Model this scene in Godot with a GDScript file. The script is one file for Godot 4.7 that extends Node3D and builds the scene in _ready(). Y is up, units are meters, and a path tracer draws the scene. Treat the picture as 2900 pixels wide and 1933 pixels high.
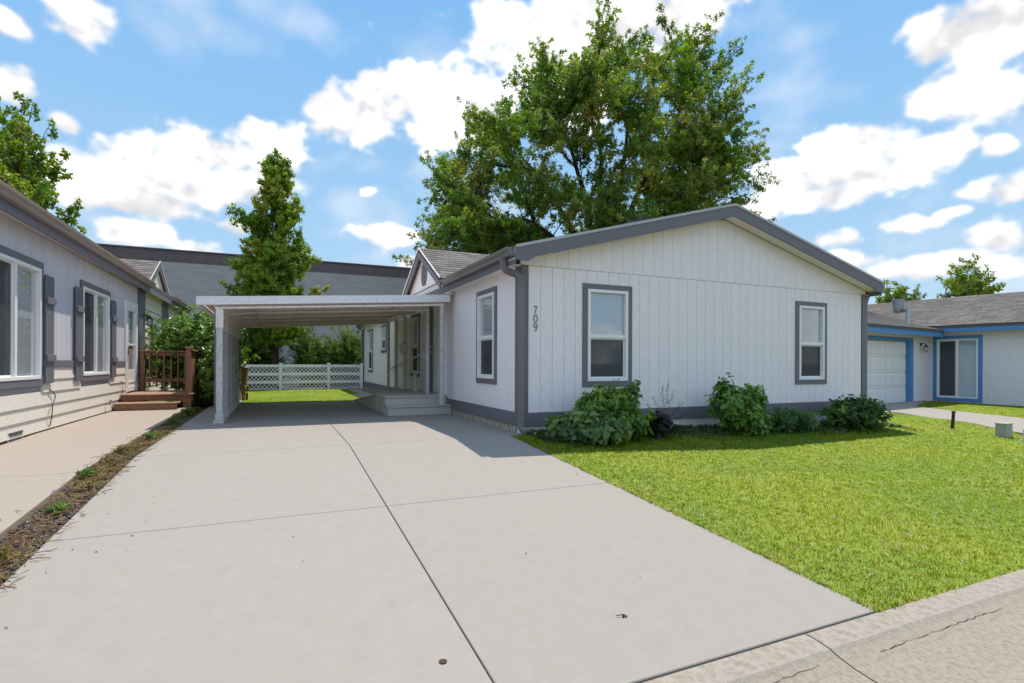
extends Node3D
# A white manufactured home with a carport, its drive and lawn, the houses beside it and a warehouse behind.
# Build coordinates: x to the right of the drive, y up, z = -depth along the drive. y = 0 is the level of the house pad.

var org := {}          # node -> its origin in build coordinates
var used := {}
var mesh_cache := {}
var rng := RandomNumberGenerator.new()
var M := {}

func V(x: float, y: float, d: float) -> Vector3: return Vector3(x, y, -d)
func c8(r: int, g: int, b: int, a := 255) -> Color: return Color(r / 255.0, g / 255.0, b / 255.0, a / 255.0)

# ---------------------------------------------------------------- mesh collecting
class MB:
	var v := PackedVector3Array()
	var n := PackedVector3Array()
	var c := PackedColorArray()
	var col := Color(1, 1, 1)
	var colored := false
	func tri(a: Vector3, b: Vector3, d: Vector3, na: Vector3, nb: Vector3, nd: Vector3) -> void:
		var g := (b - a).cross(d - a)
		if g.dot(na + nb + nd) > 0.0:
			v.append(a); v.append(d); v.append(b)
			n.append(na); n.append(nd); n.append(nb)
		else:
			v.append(a); v.append(b); v.append(d)
			n.append(na); n.append(nb); n.append(nd)
		if colored:
			c.append(col); c.append(col); c.append(col)
	func ftri(a: Vector3, b: Vector3, d: Vector3, out: Vector3) -> void:
		var g := (b - a).cross(d - a).normalized()
		if g.dot(out) < 0.0: g = -g
		tri(a, b, d, g, g, g)
	func quad(a: Vector3, b: Vector3, d: Vector3, e: Vector3, out: Vector3) -> void:
		var g := (d - a).cross(e - b).normalized()
		if g.dot(out) < 0.0: g = -g
		tri(a, b, d, g, g, g)
		tri(a, d, e, g, g, g)
	func box(p0: Vector3, p1: Vector3) -> void:
		var lo := p0.min(p1)
		var hi := p0.max(p1)
		var P := func(i: int) -> Vector3: return Vector3(hi.x if i & 1 else lo.x, hi.y if i & 2 else lo.y, hi.z if i & 4 else lo.z)
		for f in [[1, 3, 7, 5, Vector3.RIGHT], [0, 2, 6, 4, Vector3.LEFT], [2, 3, 7, 6, Vector3.UP], [0, 1, 5, 4, Vector3.DOWN], [4, 5, 7, 6, Vector3.BACK], [0, 1, 3, 2, Vector3.FORWARD]]:
			quad(P.call(f[0]), P.call(f[1]), P.call(f[2]), P.call(f[3]), f[4])
	func cbox(p0: Vector3, p1: Vector3, ch: float) -> void:
		var ce := (p0 + p1) * 0.5
		var h := (p1 - p0).abs() * 0.5
		var k: float = min(ch, min(h.x, min(h.y, h.z)) * 0.45)
		var cn := func(sx: int, sy: int, sz: int, ax: int) -> Vector3:
			var q := Vector3(sx * (h.x - k), sy * (h.y - k), sz * (h.z - k))
			q[ax] = [sx * h.x, sy * h.y, sz * h.z][ax]
			return ce + q
		for ax in 3:
			var b1 := (ax + 1) % 3
			var b2 := (ax + 2) % 3
			for s in [-1, 1]:
				var pts := []
				for t in [[-1, -1], [1, -1], [1, 1], [-1, 1]]:
					var sg := [0, 0, 0]
					sg[ax] = s; sg[b1] = t[0]; sg[b2] = t[1]
					pts.append(cn.call(sg[0], sg[1], sg[2], ax))
				var out := Vector3.ZERO
				out[ax] = s
				quad(pts[0], pts[1], pts[2], pts[3], out)
			for s1 in [-1, 1]:
				for s2 in [-1, 1]:
					var sa := [0, 0, 0]
					sa[ax] = -1; sa[b1] = s1; sa[b2] = s2
					var sb: Array = sa.duplicate()
					sb[ax] = 1
					var o2 := Vector3.ZERO
					o2[b1] = s1; o2[b2] = s2
					quad(cn.call(sa[0], sa[1], sa[2], b1), cn.call(sb[0], sb[1], sb[2], b1), cn.call(sb[0], sb[1], sb[2], b2), cn.call(sa[0], sa[1], sa[2], b2), o2)
		for s0 in [-1, 1]:
			for s1 in [-1, 1]:
				for s2 in [-1, 1]:
					ftri(cn.call(s0, s1, s2, 0), cn.call(s0, s1, s2, 1), cn.call(s0, s1, s2, 2), Vector3(s0, s1, s2))
	# a flat outline (counted round, convex or fan-able) pushed along ext
	func prism(pts: Array, ext: Vector3) -> void:
		var mid := Vector3.ZERO
		for q in pts: mid += q
		mid /= pts.size()
		var idx := Geometry2D.triangulate_polygon(flat(pts, ext))
		for i in range(0, idx.size(), 3):
			ftri(pts[idx[i]], pts[idx[i + 1]], pts[idx[i + 2]], -ext)
			ftri(pts[idx[i]] + ext, pts[idx[i + 1]] + ext, pts[idx[i + 2]] + ext, ext)
		var area := 0.0
		var fl := flat(pts, ext)
		for i in pts.size():
			var p2: Vector2 = fl[i]
			var q2: Vector2 = fl[(i + 1) % pts.size()]
			area += p2.cross(q2)
		var e := ext.normalized()
		var bx := ax1(e)
		var by := e.cross(bx)
		for i in pts.size():
			var a: Vector3 = pts[i]
			var b: Vector3 = pts[(i + 1) % pts.size()]
			var d2: Vector2 = fl[(i + 1) % pts.size()] - fl[i]
			var o2: Vector2 = Vector2(d2.y, -d2.x) * signf(area)
			quad(a, b, b + ext, a + ext, bx * o2.x + by * o2.y)
	func ax1(e: Vector3) -> Vector3:
		return (Vector3.UP if abs(e.y) < 0.9 else Vector3.RIGHT).cross(e).normalized()
	func flat(pts: Array, ext: Vector3) -> PackedVector2Array:
		var e := ext.normalized()
		var bx := ax1(e)
		var by := e.cross(bx)
		var r := PackedVector2Array()
		for q in pts: r.append(Vector2(q.dot(bx), q.dot(by)))
		return r
	func tube(path: Array, rad: Array, seg := 6, caps := true) -> void:
		var prev := []
		var t0: Vector3 = (path[1] - path[0]).normalized()
		var u := ax1(t0)
		for i in path.size():
			var t: Vector3 = (path[min(i + 1, path.size() - 1)] - path[max(i - 1, 0)]).normalized()
			u = (u - t * u.dot(t)).normalized()
			var w := t.cross(u)
			var ring := []
			for k in seg:
				var a := TAU * k / seg
				var dir := u * cos(a) + w * sin(a)
				ring.append([path[i] + dir * rad[i], dir])
			if i > 0:
				for k in seg:
					var p: Array = prev[k]
					var q: Array = prev[(k + 1) % seg]
					var r: Array = ring[(k + 1) % seg]
					var s: Array = ring[k]
					tri(p[0], q[0], r[0], p[1], q[1], r[1])
					tri(p[0], r[0], s[0], p[1], r[1], s[1])
			if caps and (i == 0 or i == path.size() - 1):
				var o := -t if i == 0 else t
				for k in range(1, seg - 1):
					ftri(ring[0][0], ring[k][0], ring[k + 1][0], o)
			prev = ring
	# rectangular section swept along a path
	func duct(path: Array, hw: float, hd: float, side: Vector3) -> void:
		var prev := []
		for i in path.size():
			var t: Vector3 = (path[min(i + 1, path.size() - 1)] - path[max(i - 1, 0)]).normalized()
			var s := (side - t * side.dot(t)).normalized()
			var w := t.cross(s)
			var k := 0.2
			var ring := []
			for q in [[-1, -1 + k], [-1 + k, -1], [1 - k, -1], [1, -1 + k], [1, 1 - k], [1 - k, 1], [-1 + k, 1], [-1, 1 - k]]:
				ring.append(path[i] + s * q[0] * hw + w * q[1] * hd)
			if i > 0:
				for j in 8:
					var mid: Vector3 = (ring[j] + ring[(j + 1) % 8]) * 0.5 - path[i]
					quad(prev[j], prev[(j + 1) % 8], ring[(j + 1) % 8], ring[j], mid)
			if i == 0 or i == path.size() - 1:
				for j in range(1, 7): ftri(ring[0], ring[j], ring[j + 1], -t if i == 0 else t)
			prev = ring
	func mesh(off: Vector3) -> ArrayMesh:
		var arr := []
		arr.resize(Mesh.ARRAY_MAX)
		var vv := v
		if off != Vector3.ZERO:
			vv = Transform3D(Basis(), -off) * v
		arr[Mesh.ARRAY_VERTEX] = vv
		arr[Mesh.ARRAY_NORMAL] = n
		if colored: arr[Mesh.ARRAY_COLOR] = c
		var m := ArrayMesh.new()
		m.add_surface_from_arrays(Mesh.PRIMITIVE_TRIANGLES, arr)
		return m

# ---------------------------------------------------------------- nodes
func numbered(called: String) -> String:
	if not used.has(called):
		used[called] = 0
		return called
	used[called] += 1
	return "%s_%03d" % [called, used[called]]

func tag(o: Node3D, label: String, category: String, group := "", kind := "") -> Node3D:
	if label != "": o.set_meta("label", label)
	if category != "": o.set_meta("category", category)
	if group != "": o.set_meta("group", group)
	if kind != "": o.set_meta("kind", kind)
	return o

func thing(called: String, label: String, category: String, at: Vector3, group := "") -> Node3D:
	var o := Node3D.new()
	o.name = numbered(called)
	add_child(o)
	o.position = at
	org[o] = at
	return tag(o, label, category, group)

func part(parent: Node3D, called: String, mb: MB, m: Material) -> MeshInstance3D:
	var o := MeshInstance3D.new()
	var off: Vector3 = org.get(parent, Vector3.ZERO)
	o.mesh = mb.mesh(off)
	o.material_override = m
	o.name = called if parent != self else numbered(called)
	parent.add_child(o, true)
	org[o] = off
	return o

func struct(called: String, mb: MB, m: Material) -> MeshInstance3D:
	var o := part(self, called, mb, m)
	o.set_meta("kind", "structure")
	return o

func bxx(parent: Node3D, called: String, p0: Vector3, p1: Vector3, m: Material, ch := 0.004) -> MeshInstance3D:
	var size := (p1 - p0).abs()
	var key := "%.3f_%.3f_%.3f_%.3f" % [size.x, size.y, size.z, ch]
	if not mesh_cache.has(key):
		var mb := MB.new()
		if ch > 0.0: mb.cbox(-size / 2, size / 2, ch)
		else: mb.box(-size / 2, size / 2)
		mesh_cache[key] = mb.mesh(Vector3.ZERO)
	var o := MeshInstance3D.new()
	o.mesh = mesh_cache[key]
	o.material_override = m
	var ce := (p0 + p1) * 0.5
	o.name = called if parent != self else numbered(called)
	parent.add_child(o, true)
	o.position = ce - org.get(parent, Vector3.ZERO)
	org[o] = ce
	return o

# a box set on a wall: o = wall origin, r = right seen from outside, n = outward
class Wall:
	var o: Vector3
	var r: Vector3
	var n: Vector3
	func _init(o_: Vector3, r_: Vector3, n_: Vector3) -> void:
		o = o_; r = r_; n = n_
	func p(a: float, y: float, d: float) -> Vector3: return o + r * a + Vector3.UP * y + n * d

func wbx(parent: Node3D, called: String, w: Wall, a0: float, a1: float, y0: float, y1: float, d0: float, d1: float, m: Material, ch := 0.004) -> MeshInstance3D:
	return bxx(parent, called, w.p(a0, y0, d0), w.p(a1, y1, d1), m, ch)

# sheathing with holes: openings are [a0, a1, y0, y1]
func sheath(parent: Node3D, called: String, w: Wall, a0: float, a1: float, y0: float, y1: float, openings: Array, d0: float, d1: float, m: Material) -> MeshInstance3D:
	var mb := MB.new()
	var os := openings.duplicate()
	os.sort_custom(func(p, q): return p[0] < q[0])
	var a := a0
	for h in os:
		if h[0] > a: mb.box(w.p(a, y0, d0), w.p(h[0], y1, d1))
		if h[2] > y0: mb.box(w.p(h[0], y0, d0), w.p(h[1], h[2], d1))
		if h[3] < y1: mb.box(w.p(h[0], h[3], d0), w.p(h[1], y1, d1))
		a = h[1]
	if a < a1: mb.box(w.p(a, y0, d0), w.p(a1, y1, d1))
	return part(parent, called, mb, m)

# upright siding boards, each its own piece, cut round the openings; top may slope
func siding(parent: Node3D, w: Wall, a0: float, a1: float, y0: float, y1, width: float, gap: float, d0: float, d1: float, mats: Array, openings: Array) -> void:
	var i := 0
	var a := a0
	while a < a1 - 0.01:
		var b: float = min(a + width, a1)
		var cuts := [a + gap * 0.5, b - gap * 0.5]
		for h in openings:
			for e in [h[0], h[1]]:
				if e > a + 0.02 and e < b - 0.02: cuts.append(e)
		cuts.sort()
		var m: Material = mats[(i * 7 + i / 3) % mats.size()]
		for k in cuts.size() - 1:
			var s: float = cuts[k]
			var e2: float = cuts[k + 1]
			var mid := (s + e2) * 0.5
			var t0: float = y1 if y1 is float else y1.call(s)
			var t1: float = y1 if y1 is float else y1.call(e2)
			var segs := [[y0, -1.0]]
			for h in openings:
				if mid > h[0] and mid < h[1]:
					segs = [[y0, h[2]], [h[3], -1.0]]
			for sg in segs:
				var lo: float = sg[0]
				if sg[1] > 0.0:
					if sg[1] > lo + 0.01: wbx(parent, "siding_board", w, s, e2, lo, sg[1], d0, d1, m, 0.003)
				elif y1 is float:
					if y1 > lo + 0.01: wbx(parent, "siding_board", w, s, e2, lo, y1, d0, d1, m, 0.003)
				elif t0 > lo + 0.01 and t1 > lo + 0.01:
					var mb := MB.new()
					mb.prism([w.p(s, lo, d0), w.p(e2, lo, d0), w.p(e2, t1, d0), w.p(s, t0, d0)], w.n * (d1 - d0))
					part(parent, "siding_board", mb, m)
		a = b
		i += 1

# ---------------------------------------------------------------- materials
func noise_tex(kind: int, freq: float, octaves: int, ramp: Array, size := 512, seed_ := 1, stretch := false) -> NoiseTexture2D:
	var f := FastNoiseLite.new()
	f.noise_type = kind
	f.frequency = freq
	f.fractal_octaves = octaves
	f.fractal_gain = 0.55
	f.seed = seed_
	var t := NoiseTexture2D.new()
	t.width = size
	t.height = size
	t.seamless = true
	t.noise = f
	t.normalize = true
	if ramp.size() > 0:
		var g := Gradient.new()
		var offs := PackedFloat32Array()
		var cols := PackedColorArray()
		for r in ramp:
			offs.append(r[0]); cols.append(r[1])
		g.offsets = offs
		g.colors = cols
		t.color_ramp = g
	return t

func mat(col: Color, rough := 0.8, metal := 0.0) -> StandardMaterial3D:
	var m := StandardMaterial3D.new()
	m.albedo_color = col
	m.roughness = rough
	m.metallic = metal
	return m

func textured(col: Color, rough: float, tex: Texture2D, scale: Vector3, bump: Texture2D = null, bump_cm := 0.0) -> StandardMaterial3D:
	var m := mat(col, rough)
	m.albedo_texture = tex
	m.uv1_triplanar = true
	m.uv1_world_triplanar = true
	m.uv1_scale = scale
	if bump:
		m.heightmap_enabled = true
		m.heightmap_texture = bump
		m.heightmap_scale = bump_cm
	return m

func ramp2(lo: float, hi: float) -> Array: return [[0.0, Color(lo, lo, lo)], [1.0, Color(hi, hi, hi)]]

func make_materials() -> void:
	var grain := noise_tex(FastNoiseLite.TYPE_SIMPLEX_SMOOTH, 0.03, 5, ramp2(0.94, 1.0), 512, 3)
	var blotch := noise_tex(FastNoiseLite.TYPE_SIMPLEX_SMOOTH, 0.008, 6, [[0.0, Color(0.9, 0.885, 0.87)], [0.3, Color(0.955, 0.945, 0.935)], [0.55, Color(0.985, 0.98, 0.975)], [1.0, Color(1, 1, 1)]], 1024, 5)
	var conc := noise_tex(FastNoiseLite.TYPE_SIMPLEX_SMOOTH, 0.014, 8, [[0.0, Color(0.945, 0.938, 0.93)], [0.3, Color(0.972, 0.968, 0.962)], [0.55, Color(0.975, 0.97, 0.965)], [1.0, Color(1, 1, 1)]], 1024, 7)
	var stainy := noise_tex(FastNoiseLite.TYPE_SIMPLEX_SMOOTH, 0.012, 7, [[0.0, Color(0.5, 0.45, 0.39)], [0.35, Color(0.78, 0.74, 0.69)], [0.6, Color(0.92, 0.9, 0.87)], [1.0, Color(1, 1, 1)]], 1024, 9)
	var streak := noise_tex(FastNoiseLite.TYPE_SIMPLEX_SMOOTH, 0.02, 6, [[0.0, Color(0.36, 0.33, 0.3)], [0.4, Color(0.7, 0.67, 0.64)], [0.7, Color(0.95, 0.93, 0.9)], [1.0, Color(1, 1, 1)]], 512, 11)
	var woodt := noise_tex(FastNoiseLite.TYPE_SIMPLEX_SMOOTH, 0.02, 5, [[0.0, Color(0.6, 0.53, 0.48)], [0.5, Color(0.86, 0.82, 0.79)], [1.0, Color(1, 1, 1)]], 512, 13)
	var soiled := noise_tex(FastNoiseLite.TYPE_SIMPLEX_SMOOTH, 0.012, 7, [[0.0, Color(0.8, 0.77, 0.73)], [0.35, Color(0.91, 0.89, 0.87)], [0.6, Color(0.97, 0.965, 0.955)], [1.0, Color(1, 1, 1)]], 1024, 10)
	var fine := noise_tex(FastNoiseLite.TYPE_VALUE, 0.25, 3, ramp2(0.0, 1.0), 512, 15)
	var soilt := noise_tex(FastNoiseLite.TYPE_SIMPLEX_SMOOTH, 0.03, 6, [[0.0, Color(0.45, 0.4, 0.35)], [0.6, Color(0.85, 0.8, 0.75)], [1.0, Color(1, 1, 1)]], 512, 17)
	var asph := noise_tex(FastNoiseLite.TYPE_VALUE, 0.3, 3, [[0.0, Color(0.55, 0.55, 0.55)], [0.6, Color(0.8, 0.8, 0.8)], [1.0, Color(1, 1, 1)]], 512, 19)

	M.board = []
	for t in [Color(0.985, 0.952, 0.96), Color(0.98, 0.946, 0.956), Color(0.988, 0.956, 0.962)]:
		M.board.append(textured(t, 0.6, grain, Vector3(2.5, 0.35, 2.5), grain, 0.05))
	M.white_wall = textured(Color(0.965, 0.935, 0.935), 0.65, grain, Vector3(2, 0.4, 2))
	M.groove = mat(c8(205, 193, 176), 0.9)
	M.white_vinyl = mat(c8(238, 237, 236), 0.35)
	M.white_metal = textured(c8(246, 242, 243), 0.45, grain, Vector3(0.6, 0.6, 0.6))
	M.port_metal = textured(c8(240, 232, 224), 0.5, blotch, Vector3(0.9, 0.9, 0.9))
	M.old_metal = textured(c8(206, 207, 210), 0.45, soiled, Vector3(1.2, 0.5, 1.2))
	M.trim = textured(c8(116, 114, 122), 0.6, grain, Vector3(2, 2, 2))
	M.gutter = textured(c8(122, 117, 117), 0.4, grain, Vector3(1, 1, 1))
	M.skirt = textured(c8(214, 208, 198), 0.85, streak, Vector3(1.6, 0.25, 1.6))
	M.skirt_clean = textured(c8(218, 216, 214), 0.85, blotch, Vector3(0.8, 0.5, 0.8))
	M.concrete = textured(c8(151, 146, 140), 0.85, conc, Vector3(0.36, 0.36, 0.36), fine, 0.06)
	M.concrete_b = textured(c8(149, 144, 138), 0.85, conc, Vector3(0.42, 0.42, 0.42), fine, 0.06)
	M.concrete_tan = textured(c8(157, 147, 138), 0.85, conc, Vector3(0.4, 0.4, 0.4), fine, 0.06)
	M.concrete_old = textured(c8(154, 146, 135), 0.92, soiled, Vector3(2.0, 2.0, 2.0), fine, 0.35)
	M.concrete_kerb = textured(c8(158, 151, 142), 0.92, soiled, Vector3(1.4, 1.4, 1.4), fine, 0.35)
	M.joint = mat(c8(62, 56, 50), 0.95)
	M.asphalt = textured(c8(92, 90, 88), 0.95, asph, Vector3(1.5, 1.5, 1.5), fine, 0.4)
	M.soil = textured(c8(104, 86, 66), 0.98, soilt, Vector3(0.9, 0.9, 0.9), fine, 0.5)
	M.lawn = textured(c8(140, 146, 40), 0.98, soilt, Vector3(0.8, 0.8, 0.8), fine, 0.6)
	M.glass = mat(Color(0.9, 0.93, 0.96, 0.03), 0.02)
	M.glass.transparency = BaseMaterial3D.TRANSPARENCY_ALPHA
	M.glass.metallic = 0.32
	M.glass.metallic_specular = 0.8
	M.blind = mat(c8(138, 140, 144), 0.55)
	M.blind_teal = mat(c8(160, 212, 216), 0.5)
	M.screen = mat(c8(70, 69, 72), 0.7)
	M.inside = mat(c8(110, 104, 98), 0.9)
	M.shingles = []
	for t in [c8(142, 136, 133), c8(124, 119, 118), c8(154, 147, 142), c8(133, 126, 122)]:
		M.shingles.append(textured(t, 0.95, asph, Vector3(2.2, 2.2, 2.2), fine, 0.2))
	M.redwood = []
	for t in [c8(170, 130, 106), c8(158, 119, 97), c8(180, 140, 115)]:
		M.redwood.append(textured(t, 0.75, woodt, Vector3(1.2, 7, 7), woodt, 0.1))
	M.redwood_up = []
	for t in [c8(170, 130, 106), c8(158, 119, 97), c8(178, 138, 113)]:
		M.redwood_up.append(textured(t, 0.75, woodt, Vector3(7, 1.2, 7), woodt, 0.1))
	M.deck_brown = textured(c8(176, 148, 126), 0.8, woodt, Vector3(1.0, 7, 7), woodt, 0.1)
	M.porch = textured(c8(196, 190, 185), 0.8, woodt_soft(), Vector3(0.8, 6, 6), woodt, 0.06)
	M.porch_side = textured(c8(212, 206, 196), 0.85, soiled, Vector3(0.8, 0.8, 0.8))
	M.gray_board = []
	for t in [c8(206, 205, 212), c8(202, 201, 209), c8(209, 207, 213)]:
		M.gray_board.append(textured(t, 0.7, grain, Vector3(2.5, 0.35, 2.5), grain, 0.05))
	M.lap = textured(c8(226, 221, 212), 0.65, woodt_soft(), Vector3(3, 6, 0.5))
	M.shutter = textured(c8(112, 112, 122), 0.65, grain, Vector3(2, 2, 2))
	M.block_wall = textured(c8(196, 191, 194), 0.9, blotch, Vector3(0.1, 0.3, 0.1), fine, 0.4)
	M.parapet = textured(c8(118, 106, 112), 0.8, blotch, Vector3(0.2, 0.2, 0.2))
	M.stucco = textured(c8(240, 234, 238), 0.9, grain, Vector3(0.4, 0.4, 0.4), fine, 0.3)
	M.blue = textured(c8(84, 144, 200), 0.55, grain, Vector3(1.5, 1.5, 1.5))
	M.black_metal = mat(c8(52, 50, 52), 0.45, 0.3)
	M.rust = textured(c8(86, 66, 60), 0.85, soilt, Vector3(6, 6, 6))
	M.box_green = textured(c8(168, 172, 158), 0.7, blotch, Vector3(2, 2, 2))
	M.bin = textured(c8(178, 120, 86), 0.55, blotch, Vector3(1, 1, 1))
	M.steel = mat(c8(170, 172, 172), 0.35, 0.8)
	M.brass = mat(c8(150, 110, 60), 0.4, 0.7)
	M.lamp_glass = mat(Color(0.9, 0.88, 0.8, 0.35), 0.1)
	M.lamp_glass.transparency = BaseMaterial3D.TRANSPARENCY_ALPHA
	M.cable = mat(c8(40, 34, 32), 0.6)
	M.bark = textured(c8(98, 80, 66), 0.95, woodt, Vector3(3, 0.8, 3), woodt, 1.0)
	M.bark_dark = textured(c8(78, 66, 56), 0.95, woodt, Vector3(3, 0.8, 3), woodt, 1.0)
	M.board_fence = textured(c8(112, 84, 66), 0.9, woodt, Vector3(0.5, 6, 6))
	M.stone = textured(c8(176, 166, 150), 0.9, blotch, Vector3(4, 4, 4))
	M.shade_ground = textured(c8(56, 44, 35), 0.98, soilt, Vector3(0.9, 0.9, 0.9), fine, 0.5)  # ground brown darkened to carry the shade behind the fence
	M.steel_paint = mat(c8(178, 176, 178), 0.5)
	M.screen_mesh = mat(Color(0.12, 0.12, 0.13, 0.38), 0.8)
	M.screen_mesh.transparency = BaseMaterial3D.TRANSPARENCY_ALPHA
	M.number = mat(c8(96, 94, 94), 0.5, 0.2)
	M.groove_gray = mat(c8(150, 147, 150), 0.9)
	M.footing = textured(c8(150, 142, 132), 0.95, streak, Vector3(2.2, 0.6, 2.2))
	M.gutter_warm = textured(c8(148, 134, 128), 0.35, grain, Vector3(1, 1, 1))
	M.steel_dull = mat(c8(150, 154, 158), 0.5, 0.5)
	M.bronze = mat(c8(74, 58, 50), 0.5, 0.4)
	M.leaf = leaf_mat(0.45, Color(0.92, 1.0, 0.4))
	M.leaf_gloss = leaf_mat(0.38, Color(0.75, 0.85, 0.3))
	M.grass = leaf_mat(0.6, Color(0.8, 0.85, 0.3))
	M.scrap = mat(Color(1, 1, 1), 0.9)
	M.scrap.vertex_color_use_as_albedo = true

func woodt_soft() -> NoiseTexture2D:
	return noise_tex(FastNoiseLite.TYPE_SIMPLEX_SMOOTH, 0.02, 5, [[0.0, Color(0.9, 0.885, 0.87)], [0.5, Color(0.965, 0.96, 0.955)], [1.0, Color(1, 1, 1)]], 512, 23)

func leaf_mat(rough: float, back: Color) -> StandardMaterial3D:
	var m := mat(Color(1, 1, 1), rough)
	m.vertex_color_use_as_albedo = true
	m.cull_mode = BaseMaterial3D.CULL_DISABLED
	m.backlight_enabled = true
	m.backlight = back
	return m

# ---------------------------------------------------------------- sky: blue air with fair-weather cumulus, computed for every direction
func make_sky() -> Sky:
	# cloud heaps: azimuth (0 = along the drive, clockwise), elevation, half width, half height in degrees
	var heaps := CLOUDS
	var fn := FastNoiseLite.new()
	fn.noise_type = FastNoiseLite.TYPE_SIMPLEX_SMOOTH
	fn.fractal_octaves = 5
	fn.fractal_gain = 0.55
	fn.frequency = 11.0
	fn.seed = 4
	var big := FastNoiseLite.new()
	big.noise_type = FastNoiseLite.TYPE_SIMPLEX_SMOOTH
	big.fractal_octaves = 3
	big.frequency = 1.6
	big.seed = 12
	var tiny := FastNoiseLite.new()
	tiny.noise_type = FastNoiseLite.TYPE_SIMPLEX_SMOOTH
	tiny.fractal_octaves = 3
	tiny.frequency = 30.0
	tiny.seed = 77
	var soft := FastNoiseLite.new()
	soft.noise_type = FastNoiseLite.TYPE_SIMPLEX_SMOOTH
	soft.fractal_octaves = 3
	soft.frequency = 4.0
	soft.seed = 40
	var w := 2048
	var h := 1024
	var data := PackedFloat32Array()
	data.resize(w * h * 3)
	# heaps sorted into columns of 4 degrees
	var cols := []
	for i in 90: cols.append([])
	for hp in heaps:
		var a0: int = floori((hp[0] - hp[2] * 1.6 + 180.0) / 4.0)
		var a1: int = floori((hp[0] + hp[2] * 1.6 + 180.0) / 4.0)
		for i in range(a0, a1 + 1): cols[posmod(i, 90)].append(hp)
	var top := Vector3(0.135, 0.315, 0.565)
	var low := Vector3(0.36, 0.495, 0.59)
	for j in h:
		var el := 90.0 - (j + 0.5) * 180.0 / h
		var ce := cos(deg_to_rad(el))
		var se := sin(deg_to_rad(el))
		if el < -0.5:
			for i in w:
				var q0 := (j * w + i) * 3
				data[q0] = 0.20; data[q0 + 1] = 0.21; data[q0 + 2] = 0.17
			continue
		var f: float = clamp(1.0 - el / 46.0, 0.0, 1.0)
		var air := top.lerp(low, f * f)
		for i in w:
			var az := (i + 0.5) * 360.0 / w
			if az > 180.0: az -= 360.0
			var ra := deg_to_rad(az)
			var d := Vector3(sin(ra) * ce, se, -cos(ra) * ce)
			var n1 := fn.get_noise_3d(d.x, d.y * 1.5, d.z)
			var n2 := soft.get_noise_3d(d.x, d.y * 1.5, d.z)
			var n3 := tiny.get_noise_3d(d.x, d.y * 1.4, d.z)
			var dens := -1.0
			var lift := 0.0
			if az > -26.0 and az < 74.0 and el < 40.0:
				var sum := 0.0
				for hp in cols[floori((az + 180.0) / 4.0)]:
					var ex: float = (az - hp[0] + n2 * 2.2) / (hp[2] * 1.04)
					var ey: float = (el - hp[1] + n2 * 1.0) / (hp[3] * 1.04)
					var s: float = 1.0 - (ex * ex + ey * ey)
					if s > dens: dens = s
					if s > 0.0: sum += s
					if s > -0.5: lift = max(lift, clamp(0.55 + ey * 0.5, 0.0, 1.0) * clamp(s * 0.8 + 0.5, 0.0, 1.0))
				dens = min(dens + sum * 0.25, 1.2) * 0.85 + n1 * 1.15 + n2 * 0.3 + n3 * 0.5 - 0.04
			else:
				var b := big.get_noise_3d(d.x * 1.4, d.y * 3.0, d.z * 1.4)
				dens = b * 3.0 + n1 * 1.15 + n3 * 0.5 - 0.3
				lift = clamp(0.5 + n2, 0.0, 1.0)
			var cov: float = smoothstep(-0.2, 0.66, dens)
			var wisp: float = smoothstep(-0.1, 0.9, n1 * 0.5 + n2 * 0.7 + big.get_noise_3d(d.x * 2.0, d.y * 4.0, d.z * 2.0)) * 0.3
			cov = max(cov, wisp)
			var br: float = 0.50 + 0.34 * lift + 0.36 * n2 + 0.3 * n1 + 0.16 * n3
			br = lerp(br, 0.66, clamp(0.45 - dens, 0.0, 0.45) * 1.5)
			br = clamp(br, 0.5, 1.3)
			var cl := Vector3(br * 1.0, br * 0.995, br * 1.01)
			var c := air.lerp(cl, cov)
			var q := (j * w + i) * 3
			data[q] = c.x; data[q + 1] = c.y; data[q + 2] = c.z
	var img := Image.create_from_data(w, h, false, Image.FORMAT_RGBF, data.to_byte_array())
	var m := PanoramaSkyMaterial.new()
	m.panorama = ImageTexture.create_from_image(img)
	var s := Sky.new()
	s.sky_material = m
	return s

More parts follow.
